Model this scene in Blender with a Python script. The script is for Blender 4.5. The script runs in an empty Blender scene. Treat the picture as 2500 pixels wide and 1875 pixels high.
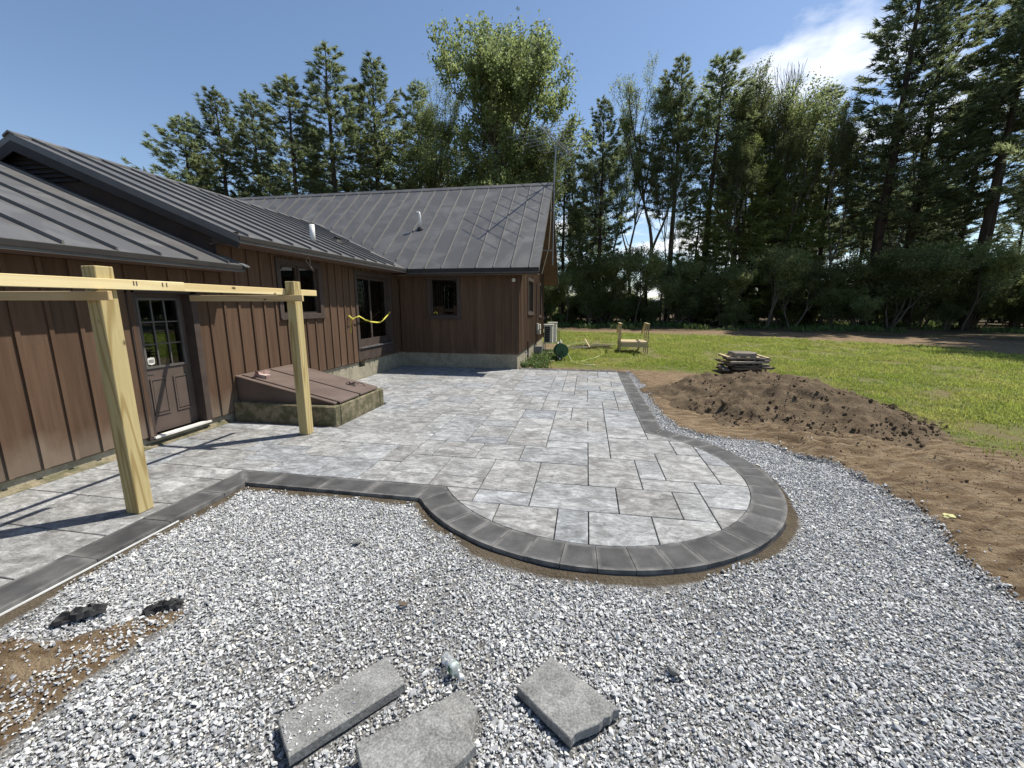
import bpy, bmesh, math, random
import numpy as np
from math import sin, cos, pi, radians, sqrt, hypot
from mathutils import Vector, Matrix

random.seed(7)
RNG = np.random.default_rng(11)
SC = bpy.context.scene
COL = SC.collection

# ------------------------------------------------------------------ camera
cam_d = bpy.data.cameras.new('camera')
cam_d.sensor_width = 36.0
cam_d.lens = 36.0 * 1009.17 / 2500.0
cam_d.clip_start = 0.05
cam_d.clip_end = 3000
cam = bpy.data.objects.new('camera', cam_d)
COL.objects.link(cam)
YAW, PITCH, ROLL = radians(10.093), radians(10.791), radians(0.118)
cam.matrix_world = (Matrix.Translation((0, 0, 1.92)) @ Matrix.Rotation(YAW, 4, 'Z')
                    @ Matrix.Rotation(pi / 2 - PITCH, 4, 'X') @ Matrix.Rotation(ROLL, 4, 'Z'))
SC.camera = cam

# ------------------------------------------------------------------ light
SUN_EL = radians(58.5)
SUN_DIR = Vector((0.785 * cos(SUN_EL), 0.62 * cos(SUN_EL), sin(SUN_EL))).normalized()
sun_d = bpy.data.lights.new('sun', 'SUN')
sun_d.energy = 5.0
sun_d.angle = radians(0.53)
sun_d.color = (1.0, 0.945, 0.85)
sun = bpy.data.objects.new('sun', sun_d)
sun.rotation_euler = SUN_DIR.to_track_quat('Z', 'Y').to_euler()
sun.location = (20, 16, 45)
COL.objects.link(sun)

world = bpy.data.worlds.new('World')
SC.world = world
world.use_nodes = True
wn, wl = world.node_tree.nodes, world.node_tree.links
wn.clear()
w_out = wn.new('ShaderNodeOutputWorld')
w_bg = wn.new('ShaderNodeBackground')
w_bg.inputs['Strength'].default_value = 0.108
w_sky = wn.new('ShaderNodeTexSky')
w_sky.sky_type = 'NISHITA'
w_sky.sun_disc = False
w_sky.sun_elevation = SUN_EL
w_sky.sun_rotation = math.atan2(SUN_DIR.x, SUN_DIR.y)
w_sky.air_density = 1.0
w_sky.dust_density = 0.3
w_sky.ozone_density = 2.2
# scattered fair-weather cumulus, laid out over the whole dome
w_tc = wn.new('ShaderNodeTexCoord')
w_sep = wn.new('ShaderNodeSeparateXYZ')
wl.new(w_tc.outputs['Generated'], w_sep.inputs[0])


def wmath(op, a, b=None):
    n = wn.new('ShaderNodeMath')
    n.operation = op
    for k, v in enumerate((a, b)):
        if v is None:
            continue
        if isinstance(v, (int, float)):
            n.inputs[k].default_value = v
        else:
            wl.new(v, n.inputs[k])
    return n.outputs[0]


w_den = wmath('ADD', wmath('MAXIMUM', w_sep.outputs[2], 0.0), 0.12)
w_com = wn.new('ShaderNodeCombineXYZ')
wl.new(wmath('DIVIDE', w_sep.outputs[0], w_den), w_com.inputs[0])
wl.new(wmath('DIVIDE', w_sep.outputs[1], w_den), w_com.inputs[1])
w_no = wn.new('ShaderNodeTexNoise')
w_no.inputs['Scale'].default_value = 0.65
w_no.inputs['Detail'].default_value = 9
w_no.inputs['Roughness'].default_value = 0.56
w_map = wn.new('ShaderNodeMapping')
w_map.inputs['Location'].default_value = (-17.295, -9.920, -3.613)
wl.new(w_com.outputs[0], w_map.inputs[0])
wl.new(w_map.outputs[0], w_no.inputs['Vector'])
w_cr = wn.new('ShaderNodeValToRGB')
w_cr.color_ramp.elements[0].position = 0.575
w_cr.color_ramp.elements[1].position = 0.66
wl.new(w_no.outputs[0], w_cr.inputs[0])
w_mix = wn.new('ShaderNodeMix')
w_mix.data_type = 'RGBA'
wl.new(w_cr.outputs[0], w_mix.inputs[0])
wl.new(w_sky.outputs[0], w_mix.inputs[6])
w_mix.inputs[7].default_value = (9.5, 9.6, 9.9, 1)
wl.new(w_mix.outputs[2], w_bg.inputs['Color'])
wl.new(w_bg.outputs[0], w_out.inputs[0])

SC.view_settings.view_transform = 'Standard'
SC.view_settings.look = 'None'
SC.view_settings.gamma = 1.0
SC.view_settings.exposure = 0.42
SC.view_settings.use_curve_mapping = False
SC.render.resolution_x, SC.render.resolution_y = 1024, 768
SC.cycles.max_bounces = 6
SC.cycles.diffuse_bounces = 3
SC.cycles.transparent_max_bounces = 12
SC.cycles.use_denoising = True


# ------------------------------------------------------------------ materials
class NT:
    """small helper round a material's node tree"""

    def __init__(self, name):
        self.m = bpy.data.materials.new(name)
        self.m.use_nodes = True
        self.t = self.m.node_tree
        self.t.nodes.clear()
        self.out = self.t.nodes.new('ShaderNodeOutputMaterial')

    def n(self, typ, **kw):
        nd = self.t.nodes.new('ShaderNode' + typ)
        for k, v in kw.items():
            if k in nd.inputs:
                self.set(nd.inputs[k], v)
            else:
                setattr(nd, k, v)
        return nd

    def set(self, sock, v):
        if isinstance(v, bpy.types.NodeSocket):
            self.t.links.new(v, sock)
        else:
            if isinstance(v, tuple) and len(v) == 3 and sock.type == 'RGBA':
                v = v + (1,)
            sock.default_value = v

    def math(self, op, a, b=0.0, clamp=False):
        nd = self.t.nodes.new('ShaderNodeMath')
        nd.operation = op
        nd.use_clamp = clamp
        self.set(nd.inputs[0], a)
        self.set(nd.inputs[1], b)
        return nd.outputs[0]

    def mix(self, f, a, b, typ='MIX'):
        nd = self.t.nodes.new('ShaderNodeMix')
        nd.data_type = 'RGBA'
        nd.blend_type = typ
        self.set(nd.inputs[0], f)
        self.set(nd.inputs[6], a)
        self.set(nd.inputs[7], b)
        return nd.outputs[2]

    def ramp(self, f, *stops):
        nd = self.t.nodes.new('ShaderNodeValToRGB')
        el = nd.color_ramp.elements
        while len(el) < len(stops):
            el.new(0.5)
        for e, (p, c) in zip(el, stops):
            e.position = p
            e.color = (c, c, c, 1) if isinstance(c, (int, float)) else tuple(c) + (1,)
        self.set(nd.inputs[0], f)
        return nd.outputs[0]

    def coords(self, kind='Object', scale=(1, 1, 1), rnd=0.0):
        if kind == 'World':
            v = self.n('NewGeometry').outputs['Position']
        else:
            v = self.n('TexCoord').outputs[kind]
        if rnd:
            oi = self.n('ObjectInfo')
            c = self.n('CombineXYZ')
            for k, f in enumerate((17.3, 31.7, 53.1)):
                self.set(c.inputs[k], self.math('MULTIPLY', oi.outputs['Random'], f * rnd))
            a = self.n('VectorMath', operation='ADD')
            self.set(a.inputs[0], v)
            self.set(a.inputs[1], c.outputs[0])
            v = a.outputs[0]
        mp = self.n('Mapping', Scale=scale)
        self.set(mp.inputs[0], v)
        return mp.outputs[0]

    def noise(self, vec, scale, detail=5, rough=0.55, dist=0.0):
        return self.n('TexNoise', Vector=vec, Scale=scale, Detail=detail, Roughness=rough, Distortion=dist).outputs[0]

    def bump(self, h, strength, dist=0.01):
        return self.n('Bump', Height=h, Strength=strength, Distance=dist).outputs[0]

    def principled(self, col, rough=0.8, spec=0.3, normal=None, metal=0.0, **kw):
        p = self.n('BsdfPrincipled')
        self.set(p.inputs['Base Color'], col)
        self.set(p.inputs['Roughness'], rough)
        self.set(p.inputs['Specular IOR Level'], spec)
        self.set(p.inputs['Metallic'], metal)
        for k, v in kw.items():
            self.set(p.inputs[k], v)
        if normal is not None:
            self.set(p.inputs['Normal'], normal)
        self.t.links.new(p.outputs[0], self.out.inputs[0])
        return p


def plain(name, c1, c2=None, scale=6, rough=0.8, spec=0.3, bump=0.0, bscale=80, stretch=(1, 1, 1), rnd=1.0, val=0.0,
          metal=0.0, lo=0.35, hi=0.65, detail=6):
    t = NT(name)
    v = t.coords('Object', stretch, rnd)
    c2 = c2 or tuple(x * 0.7 for x in c1)
    f = t.ramp(t.noise(v, scale, detail), (lo, 0.0), (hi, 1.0))
    col = t.mix(f, c1, c2)
    if val:
        oi = t.n('ObjectInfo')
        k = t.math('ADD', t.math('MULTIPLY', oi.outputs['Random'], 2 * val), 1 - val)
        hsv = t.n('HueSaturation', Color=col, Value=k)
        col = hsv.outputs[0]
    nrm = t.bump(t.noise(v, bscale, 4), bump, 0.01) if bump else None
    t.principled(col, rough, spec, nrm, metal)
    return t.m


def wood(name, c_light, c_dark, axis, ring=5.0, rough=0.75, knots=True):
    """lumber: grain runs along `axis` of the object's own coordinates"""
    t = NT(name)
    st = [1, 1, 1]
    st[axis] = 0.08
    v = t.coords('Object', tuple(st), 1.0)
    d = t.noise(v, 2.2, 3, 0.5)
    cn = t.noise(t.coords('Object', tuple(st), 1.0), 3.4, 1, 0.4)
    sn = t.math('SINE', t.math('MULTIPLY', cn, ring * 16))
    f = t.ramp(sn, (0.25, 0.0), (0.95, 1.0))
    st2 = [9, 9, 9]
    st2[axis] = 0.5
    fine = t.noise(t.coords('Object', tuple(st2), 1.0), 6, 4)
    c_mid = tuple(a * 0.55 + b * 0.45 for a, b in zip(c_light, c_dark))
    col = t.mix(t.math('MULTIPLY', f, 0.8), c_light, c_dark)
    col = t.mix(t.ramp(fine, (0.35, 0.0), (0.75, 0.35)), col, c_dark)
    col = t.mix(t.ramp(d, (0.3, 0.0), (0.8, 0.35)), col, c_dark)
    if knots:
        st3 = [1, 1, 1]
        st3[axis] = 0.55
        vo = t.n('TexVoronoi', Vector=t.coords('Object', tuple(st3), 1.0), Scale=5.0)
        kf = t.ramp(vo.outputs['Distance'], (0.05, 1.0), (0.11, 0.0))
        col = t.mix(kf, col, tuple(x * 0.18 for x in c_dark))
    t.principled(col, rough, 0.25, t.bump(fine, 0.25, 0.004))
    return t.m


def leafmat(name, c1, c2, trans=0.35, val=0.35, rough=0.55):
    t = NT(name)
    v = t.coords('World')
    oi = t.n('ObjectInfo')
    f = t.noise(v, 0.55, 3)
    col = t.mix(t.ramp(f, (0.3, 0.0), (0.7, 1.0)), c1, c2)
    gn = t.n('NewGeometry')
    k = t.math('ADD', t.math('MULTIPLY', gn.outputs['Random Per Island'], 2 * val), 1 - val)
    k2 = t.math('MULTIPLY', k, t.math('ADD', t.math('MULTIPLY', oi.outputs['Random'], 0.5), 0.75))
    col = t.n('HueSaturation', Color=col, Value=k2).outputs[0]
    p = t.principled(col, rough, 0.3)
    tr = t.n('BsdfTranslucent')
    t.set(tr.inputs['Color'], t.mix(0.5, col, t.n('HueSaturation', Color=col, Value=1.7, Hue=0.485).outputs[0]))
    ms = t.n('MixShader', Fac=trans)
    t.t.links.new(p.outputs[0], ms.inputs[1])
    t.t.links.new(tr.outputs[0], ms.inputs[2])
    t.t.links.new(ms.outputs[0], t.out.inputs[0])
    return t.m


MAT = {}


def slab_mat():
    t = NT('grey_slab')
    v = t.coords('Object', (1, 1, 1), 1.0)
    a = t.noise(v, 9, 8, 0.7, 0.8)
    b = t.noise(v, 90, 5, 0.75)
    c = t.math('ADD', t.math('MULTIPLY', a, 0.42), t.math('MULTIPLY', b, 0.58))
    col = t.ramp(c, (0.36, (0.085, 0.085, 0.08)), (0.46, (0.17, 0.17, 0.163)), (0.54, (0.25, 0.25, 0.24)), (0.66, (0.40, 0.40, 0.385)))
    t.principled(col, 0.88, 0.2, t.bump(c, 0.6, 0.012))
    return t.m


def paver_mat():
    t = NT('paver_stone')
    v = t.coords('Object', (1.0, 1.7, 1.0), 1.0)
    oi = t.n('ObjectInfo')
    big = t.noise(v, 3.2, 8, 0.68, 1.2)
    fine = t.noise(t.coords('Object', (0.8, 1.5, 1.0), 1.0), 20, 8, 0.75, 0.8)
    speck = t.noise(t.coords('Object', (1, 1, 1), 1.0), 120, 3, 0.7)
    s = t.math('ADD', t.math('MULTIPLY', big, 0.52), t.math('MULTIPLY', fine, 0.48))
    col = t.ramp(s, (0.37, (0.105, 0.106, 0.106)), (0.45, (0.195, 0.197, 0.198)), (0.51, (0.285, 0.288, 0.288)), (0.61, (0.475, 0.48, 0.48)))
    # long dark veins of the cleft face
    vein = t.n('TexWave', Vector=t.coords('Object', (0.5, 1.6, 1), 1.0), Scale=1.1, Distortion=9.0, Detail=5.0)
    col = t.mix(t.ramp(vein.outputs[0], (0.0, 0.38), (0.16, 0.0)), col, (0.15, 0.145, 0.14))
    col = t.mix(t.ramp(speck, (0.35, 0.35), (0.52, 0.0)), col, (0.2, 0.2, 0.2))
    rr = oi.outputs['Random']
    tint = t.ramp(rr, (0.0, (0.78, 0.765, 0.74)), (0.25, (1.0, 0.99, 0.965)), (0.5, (0.84, 0.875, 0.915)), (0.75, (1.1, 1.095, 1.08)), (1.0, (0.84, 0.835, 0.82)))
    col = t.mix(1.0, col, tint, 'MULTIPLY')
    t.principled(col, 0.78, 0.3, t.bump(t.math('ADD', big, t.math('MULTIPLY', fine, 0.6)), 0.5, 0.012))
    return t.m


def border_mat():
    t = NT('charcoal_paver')
    v = t.coords('Object', (1, 1, 1), 1.0)
    a = t.noise(v, 4.0, 5, 0.6)
    g = t.noise(v, 260, 2, 0.6)
    col = t.mix(t.ramp(a, (0.38, 0.0), (0.72, 1.0)), (0.052, 0.052, 0.053), (0.115, 0.114, 0.111))
    col = t.mix(t.ramp(g, (0.35, 0.5), (0.6, 0.0)), col, (0.035, 0.035, 0.036))
    # pale sand left along the joints
    e = t.n('Attribute', attribute_name='edge')
    en = t.math('MULTIPLY', e.outputs['Fac'], t.ramp(t.noise(v, 6, 4), (0.35, 0.0), (0.62, 1.0)))
    col = t.mix(t.math('MULTIPLY', en, 0.65), col, (0.24, 0.235, 0.22))
    oi = t.n('ObjectInfo')
    col = t.n('HueSaturation', Color=col, Value=t.math('ADD', t.math('MULTIPLY', oi.outputs['Random'], 0.35), 0.84)).outputs[0]
    t.principled(col, 0.8, 0.3, t.bump(g, 0.2, 0.003))
    return t.m


def siding_mat():
    t = NT('brown_siding')
    v = t.coords('Object', (5, 5, 0.35), 1.0)
    oi = t.n('ObjectInfo')
    a = t.noise(v, 3.0, 6, 0.6)
    saw = t.noise(t.coords('Object', (2, 2, 60), 1.0), 3.0, 3)
    col = t.mix(t.ramp(a, (0.3, 0.0), (0.72, 1.0)), (0.080, 0.047, 0.029), (0.122, 0.076, 0.048))
    # sun-bleached, mud-splashed lower boards
    wz = t.n('SeparateXYZ')
    t.set(wz.inputs[0], t.n('NewGeometry').outputs['Position'])
    wn_ = t.noise(t.coords('World', (1, 1, 0.6)), 3.2, 5)
    zz = t.math('ADD', wz.outputs[2], t.math('MULTIPLY', wn_, -0.5))
    col = t.mix(t.ramp(zz, (0.0, 0.55), (0.28, 0.0)), col, (0.215, 0.175, 0.135))
    col = t.n('HueSaturation', Color=col, Value=t.math('ADD', t.math('MULTIPLY', oi.outputs['Random'], 0.3), 0.85)).outputs[0]
    t.principled(col, 0.82, 0.2, t.bump(t.math('ADD', a, t.math('MULTIPLY', saw, 0.35)), 0.5, 0.006))
    return t.m


def concrete_mat(name, c1, c2, moss=0.0):
    t = NT(name)
    v = t.coords('World')
    a = t.noise(v, 3.0, 7, 0.65)
    b = t.noise(v, 38, 5, 0.65)
    col = t.mix(t.ramp(a, (0.32, 0.0), (0.7, 1.0)), c1, c2)
    col = t.mix(t.ramp(b, (0.3, 0.5), (0.5, 0.0)), col, tuple(x * 0.55 for x in c2))
    if moss:
        m = t.noise(v, 7, 6, 0.7)
        col = t.mix(t.math('MULTIPLY', t.ramp(m, (0.42, 0.0), (0.58, 1.0)), moss), col, (0.06, 0.065, 0.03))
    t.principled(col, 0.9, 0.2, t.bump(t.math('ADD', a, b), 0.5, 0.012))
    return t.m


def roof_mat():
    t = NT('bronze_metal_roof')
    v = t.coords('Object', (1, 1, 1), 0.3)
    a = t.noise(v, 0.9, 6, 0.65, 1.5)
    col = t.mix(t.ramp(a, (0.45, 0.0), (0.78, 1.0)), (0.092, 0.088, 0.083), (0.165, 0.16, 0.152))
    r = t.math('ADD', t.math('MULTIPLY', a, 0.2), 0.38)
    t.principled(col, r, 0.5, t.bump(t.noise(v, 1.6, 2), 0.06, 0.03))
    return t.m


def glass_mat():
    t = NT('window_glass')
    fr = t.n('Fresnel', IOR=1.55)
    gl = t.n('BsdfGlossy', Roughness=0.015)
    gl.inputs['Color'].default_value = (0.9, 0.95, 0.95, 1)
    tr = t.n('BsdfTransparent')
    tr.inputs['Color'].default_value = (0.55, 0.6, 0.58, 1)
    ms = t.n('MixShader', Fac=t.math('ADD', t.math('MULTIPLY', fr.outputs[0], 1.0), 0.03, True))
    t.t.links.new(tr.outputs[0], ms.inputs[1])
    t.t.links.new(gl.outputs[0], ms.inputs[2])
    t.t.links.new(ms.outputs[0], t.out.inputs[0])
    return t.m


def gravel_mat():
    t = NT('crushed_stone')
    oi = t.n('ObjectInfo')
    col = t.ramp(oi.outputs['Random'], (0.0, (0.18, 0.186, 0.192)), (0.18, (0.30, 0.305, 0.31)), (0.45, (0.44, 0.443, 0.442)), (0.72, (0.58, 0.58, 0.568)), (0.95, (0.72, 0.715, 0.685)), (1.0, (0.62, 0.56, 0.43)))
    n = t.noise(t.coords('Object', (1, 1, 1), 1.0), 1.6, 4)
    col = t.mix(t.ramp(n, (0.35, 0.4), (0.6, 0.0)), col, (0.33, 0.342, 0.36))
    t.principled(col, 0.75, 0.3)
    return t.m


def ground_mat():
    t = NT('ground_soil')
    v = t.coords('World')
    big = t.noise(v, 0.55, 5, 0.6)
    mid = t.noise(v, 4.0, 7, 0.65)
    fin = t.noise(v, 45, 5, 0.7)

    def att(nm):
        return t.n('Attribute', attribute_name=nm).outputs['Fac']

    dirt = t.mix(t.ramp(mid, (0.3, 0.0), (0.7, 1.0)), (0.13, 0.086, 0.048), (0.25, 0.178, 0.105))
    dirt = t.mix(t.ramp(big, (0.35, 0.0), (0.65, 0.5)), dirt, (0.11, 0.074, 0.043))
    dirt = t.mix(t.ramp(fin, (0.3, 0.55), (0.5, 0.0)), dirt, (0.10, 0.065, 0.035))
    stripe = t.noise(t.coords('World', (3.0, 12.0, 1.0)), 1.2, 5, 0.6)
    dirt = t.mix(t.ramp(stripe, (0.45, 0.0), (0.6, 0.65)), dirt, (0.34, 0.26, 0.165))
    lawn = t.mix(t.ramp(big, (0.35, 0.0), (0.62, 1.0)), (0.10, 0.145, 0.028), (0.16, 0.185, 0.046))
    lawn = t.mix(t.ramp(mid, (0.40, 0.0), (0.62, 0.9)), lawn, (0.21, 0.175, 0.085))
    lawn = t.mix(t.ramp(t.noise(v, 0.9, 4), (0.5, 0.0), (0.64, 0.8)), lawn, (0.20, 0.155, 0.085))
    lawn = t.mix(t.ramp(fin, (0.3, 0.6), (0.5, 0.0)), lawn, (0.035, 0.05, 0.012))
    vor = t.n('TexVoronoi', Vector=v, Scale=95.0)
    gsep = t.n('SeparateColor', Color=vor.outputs['Color'])
    grav = t.mix(gsep.outputs[0], (0.16, 0.16, 0.158), (0.56, 0.55, 0.52))
    grav = t.mix(t.ramp(vor.outputs['Distance'], (0.35, 0.0), (0.7, 0.75)), grav, (0.09, 0.088, 0.084))
    fore = t.mix(t.ramp(mid, (0.35, 0.0), (0.65, 1.0)), (0.06, 0.043, 0.026), (0.15, 0.105, 0.062))
    fore = t.mix(t.ramp(big, (0.5, 0.0), (0.62, 0.7)), fore, (0.06, 0.075, 0.022))
    sand = t.mix(t.ramp(mid, (0.3, 0.0), (0.7, 1.0)), (0.095, 0.075, 0.05), (0.165, 0.135, 0.095))
    sand = t.mix(t.ramp(fin, (0.35, 0.5), (0.55, 0.0)), sand, (0.07, 0.055, 0.038))
    wob = t.math('MULTIPLY', t.math('SUBTRACT', t.noise(v, 9, 6, 0.7), 0.5), 0.9)

    def mk(nm, k=1.0):
        return t.ramp(t.math('ADD', att(nm), t.math('MULTIPLY', wob, k)), (0.38, 0.0), (0.62, 1.0))

    col = t.mix(mk('lawn', 1.2), dirt, lawn)
    col = t.mix(mk('forest_floor_shade'), col, fore)
    col = t.mix(mk('gravel', 0.6), col, grav)
    col = t.mix(mk('sand', 0.5), col, sand)
    h = t.math('ADD', mid, t.math('MULTIPLY', fin, 0.5))
    t.principled(col, 0.95, 0.15, t.bump(h, 1.0, 0.07))
    return t.m


def soil_mat(name, c1, c2):
    t = NT(name)
    v = t.coords('World')
    a = t.noise(v, 3.5, 7, 0.68)
    b = t.noise(v, 30, 5, 0.7)
    col = t.mix(t.ramp(a, (0.35, 0.0), (0.65, 1.0)), c1, c2)
    col = t.mix(t.ramp(b, (0.32, 0.6), (0.52, 0.0)), col, tuple(x * 0.5 for x in c1))
    t.principled(col, 0.95, 0.1, t.bump(t.math('ADD', a, t.math('MULTIPLY', b, 0.6)), 0.9, 0.04))
    return t.m


MAT['paver'] = paver_mat()
MAT['border'] = border_mat()
MAT['siding'] = siding_mat()
MAT['trim'] = plain('dark_brown_trim', (0.055, 0.04, 0.033), (0.075, 0.055, 0.045), 5, 0.7, 0.3, 0.15, 60)
MAT['fascia'] = plain('bronze_fascia', (0.026, 0.023, 0.021), (0.034, 0.03, 0.027), 4, 0.6, 0.25)
MAT['soffit'] = plain('brown_soffit', (0.16, 0.11, 0.085), (0.13, 0.088, 0.066), 4, 0.8, 0.2, 0.2, 60, (1, 0.3, 1))
MAT['gable'] = plain('dark_gable_board', (0.065, 0.048, 0.038), (0.05, 0.036, 0.029), 3, 0.85, 0.2, 0.3, 50)
MAT['roof'] = roof_mat()
MAT['concrete'] = concrete_mat('foundation_concrete', (0.40, 0.36, 0.27), (0.27, 0.245, 0.185), 0.25)
MAT['mossy'] = concrete_mat('mossy_concrete', (0.27, 0.23, 0.155), (0.16, 0.135, 0.088), 0.75)
MAT['glass'] = glass_mat()
MAT['dark'] = plain('dark_interior', (0.012, 0.012, 0.012), (0.02, 0.018, 0.017), 3, 0.9, 0.1)
MAT['pink'] = plain('pink_insulation', (0.62, 0.22, 0.3), (0.5, 0.17, 0.23), 9, 0.9, 0.1)
MAT['white'] = plain('white_paint', (0.74, 0.73, 0.68), (0.62, 0.6, 0.55), 8, 0.55, 0.4)
MAT['ivory'] = plain('ivory_metal', (0.62, 0.6, 0.52), (0.55, 0.53, 0.45), 5, 0.5, 0.4)
MAT['pvc'] = plain('white_pvc', (0.78, 0.78, 0.76), (0.66, 0.66, 0.64), 12, 0.4, 0.4)
MAT['rubber'] = plain('black_rubber', (0.02, 0.02, 0.021), (0.03, 0.03, 0.03), 10, 0.7, 0.3)
MAT['alu'] = plain('weathered_aluminium', (0.33, 0.34, 0.35), (0.24, 0.25, 0.26), 6, 0.45, 0.5, metal=0.7)
MAT['post'] = wood('treated_pine_upright', (0.53, 0.44, 0.225), (0.28, 0.20, 0.075), 2, 7.0)
MAT['beam_y'] = wood('spruce_board_lengthwise', (0.80, 0.69, 0.40), (0.60, 0.45, 0.21), 1, 2.0)
MAT['beam_x'] = wood('spruce_board_crosswise', (0.62, 0.47, 0.25), (0.46, 0.32, 0.15), 0, 2.0)
MAT['plankwood'] = wood('weathered_plank', (0.52, 0.43, 0.26), (0.33, 0.25, 0.14), 0, 3.0)
MAT['greywood'] = wood('grey_scrap_wood', (0.36, 0.32, 0.27), (0.17, 0.14, 0.11), 0, 3.0)
MAT['darkwood'] = wood('dark_scrap_wood', (0.15, 0.115, 0.085), (0.07, 0.052, 0.04), 0, 3.0)
MAT['leafsteel'] = plain('brown_steel_door', (0.105, 0.075, 0.062), (0.145, 0.108, 0.09), 2.5, 0.55, 0.4, 0.12, 30)
MAT['doorpaint'] = plain('brown_door_paint', (0.095, 0.07, 0.058), (0.11, 0.083, 0.07), 4, 0.55, 0.35)
MAT['muntin'] = plain('grey_muntin', (0.12, 0.11, 0.1), (0.09, 0.08, 0.075), 5, 0.5, 0.4)
MAT['tape'] = plain('yellow_tape', (0.72, 0.66, 0.12), (0.6, 0.53, 0.1), 20, 0.4, 0.4)
MAT['paleyellow'] = plain('pale_yellow_paper', (0.55, 0.52, 0.22), (0.42, 0.4, 0.2), 20, 0.7, 0.2)
MAT['gravel'] = gravel_mat()
MAT['ground'] = ground_mat()
MAT['pile'] = soil_mat('dark_loam', (0.085, 0.062, 0.039), (0.172, 0.128, 0.082))
MAT['slab'] = slab_mat()
MAT['green_plastic'] = plain('green_plastic', (0.012, 0.07, 0.025), (0.02, 0.09, 0.035), 5, 0.4, 0.5)
MAT['hose'] = plain('pale_green_hose', (0.45, 0.5, 0.25), (0.38, 0.43, 0.2), 9, 0.5, 0.4)
MAT['card'] = plain('printed_cardboard', (0.50, 0.40, 0.36), (0.16, 0.06, 0.06), 9, 0.8, 0.2)
MAT['bark_pine'] = plain('pine_bark', (0.085, 0.065, 0.05), (0.045, 0.035, 0.028), 4, 0.95, 0.1, 0.8, 14, (1, 1, 0.25), val=0.25)
MAT['bark_grey'] = plain('grey_bark', (0.15, 0.13, 0.105), (0.075, 0.063, 0.05), 4, 0.95, 0.1, 0.8, 14, (1, 1, 0.3), val=0.25)
MAT['needle'] = leafmat('pine_needles', (0.135, 0.18, 0.092), (0.195, 0.23, 0.105), 0.55, 0.5)
MAT['hemlock'] = leafmat('hemlock_needles', (0.135, 0.18, 0.058), (0.2, 0.235, 0.075), 0.55, 0.45)
MAT['leaf'] = leafmat('broad_leaves', (0.13, 0.175, 0.068), (0.19, 0.225, 0.09), 0.58, 0.5)
MAT['leaf2'] = leafmat('light_leaves', (0.17, 0.215, 0.085), (0.25, 0.28, 0.12), 0.5, 0.45)
MAT['grass'] = leafmat('grass_blades', (0.19, 0.26, 0.04), (0.30, 0.31, 0.085), 0.4, 0.35)
MAT['weed'] = leafmat('weed_leaves', (0.07, 0.12, 0.03), (0.11, 0.15, 0.05), 0.35, 0.35)

# ------------------------------------------------------------------ object helpers
ORG = {}
ROOT = {}


def props(o, label=None, cat=None, group=None, kind=None):
    for k, v in (('label', label), ('category', cat), ('group', group), ('kind', kind)):
        if v:
            o[k] = v
    return o


def thing(name, label, cat, loc=(0, 0, 0), group=None):
    o = bpy.data.objects.new(name, None)
    o.empty_display_size = 0.2
    COL.objects.link(o)
    o.location = loc
    ORG[o] = Vector(loc)
    return props(o, label, cat, group)


def link(name, me, parent=None, loc=None):
    o = bpy.data.objects.new(name, me)
    COL.objects.link(o)
    if parent is not None:
        o.parent = parent
        ORG[o] = ORG[parent]
    else:
        ORG[o] = Vector((0, 0, 0))
    if loc is not None:
        o.location = loc
    return o


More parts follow.
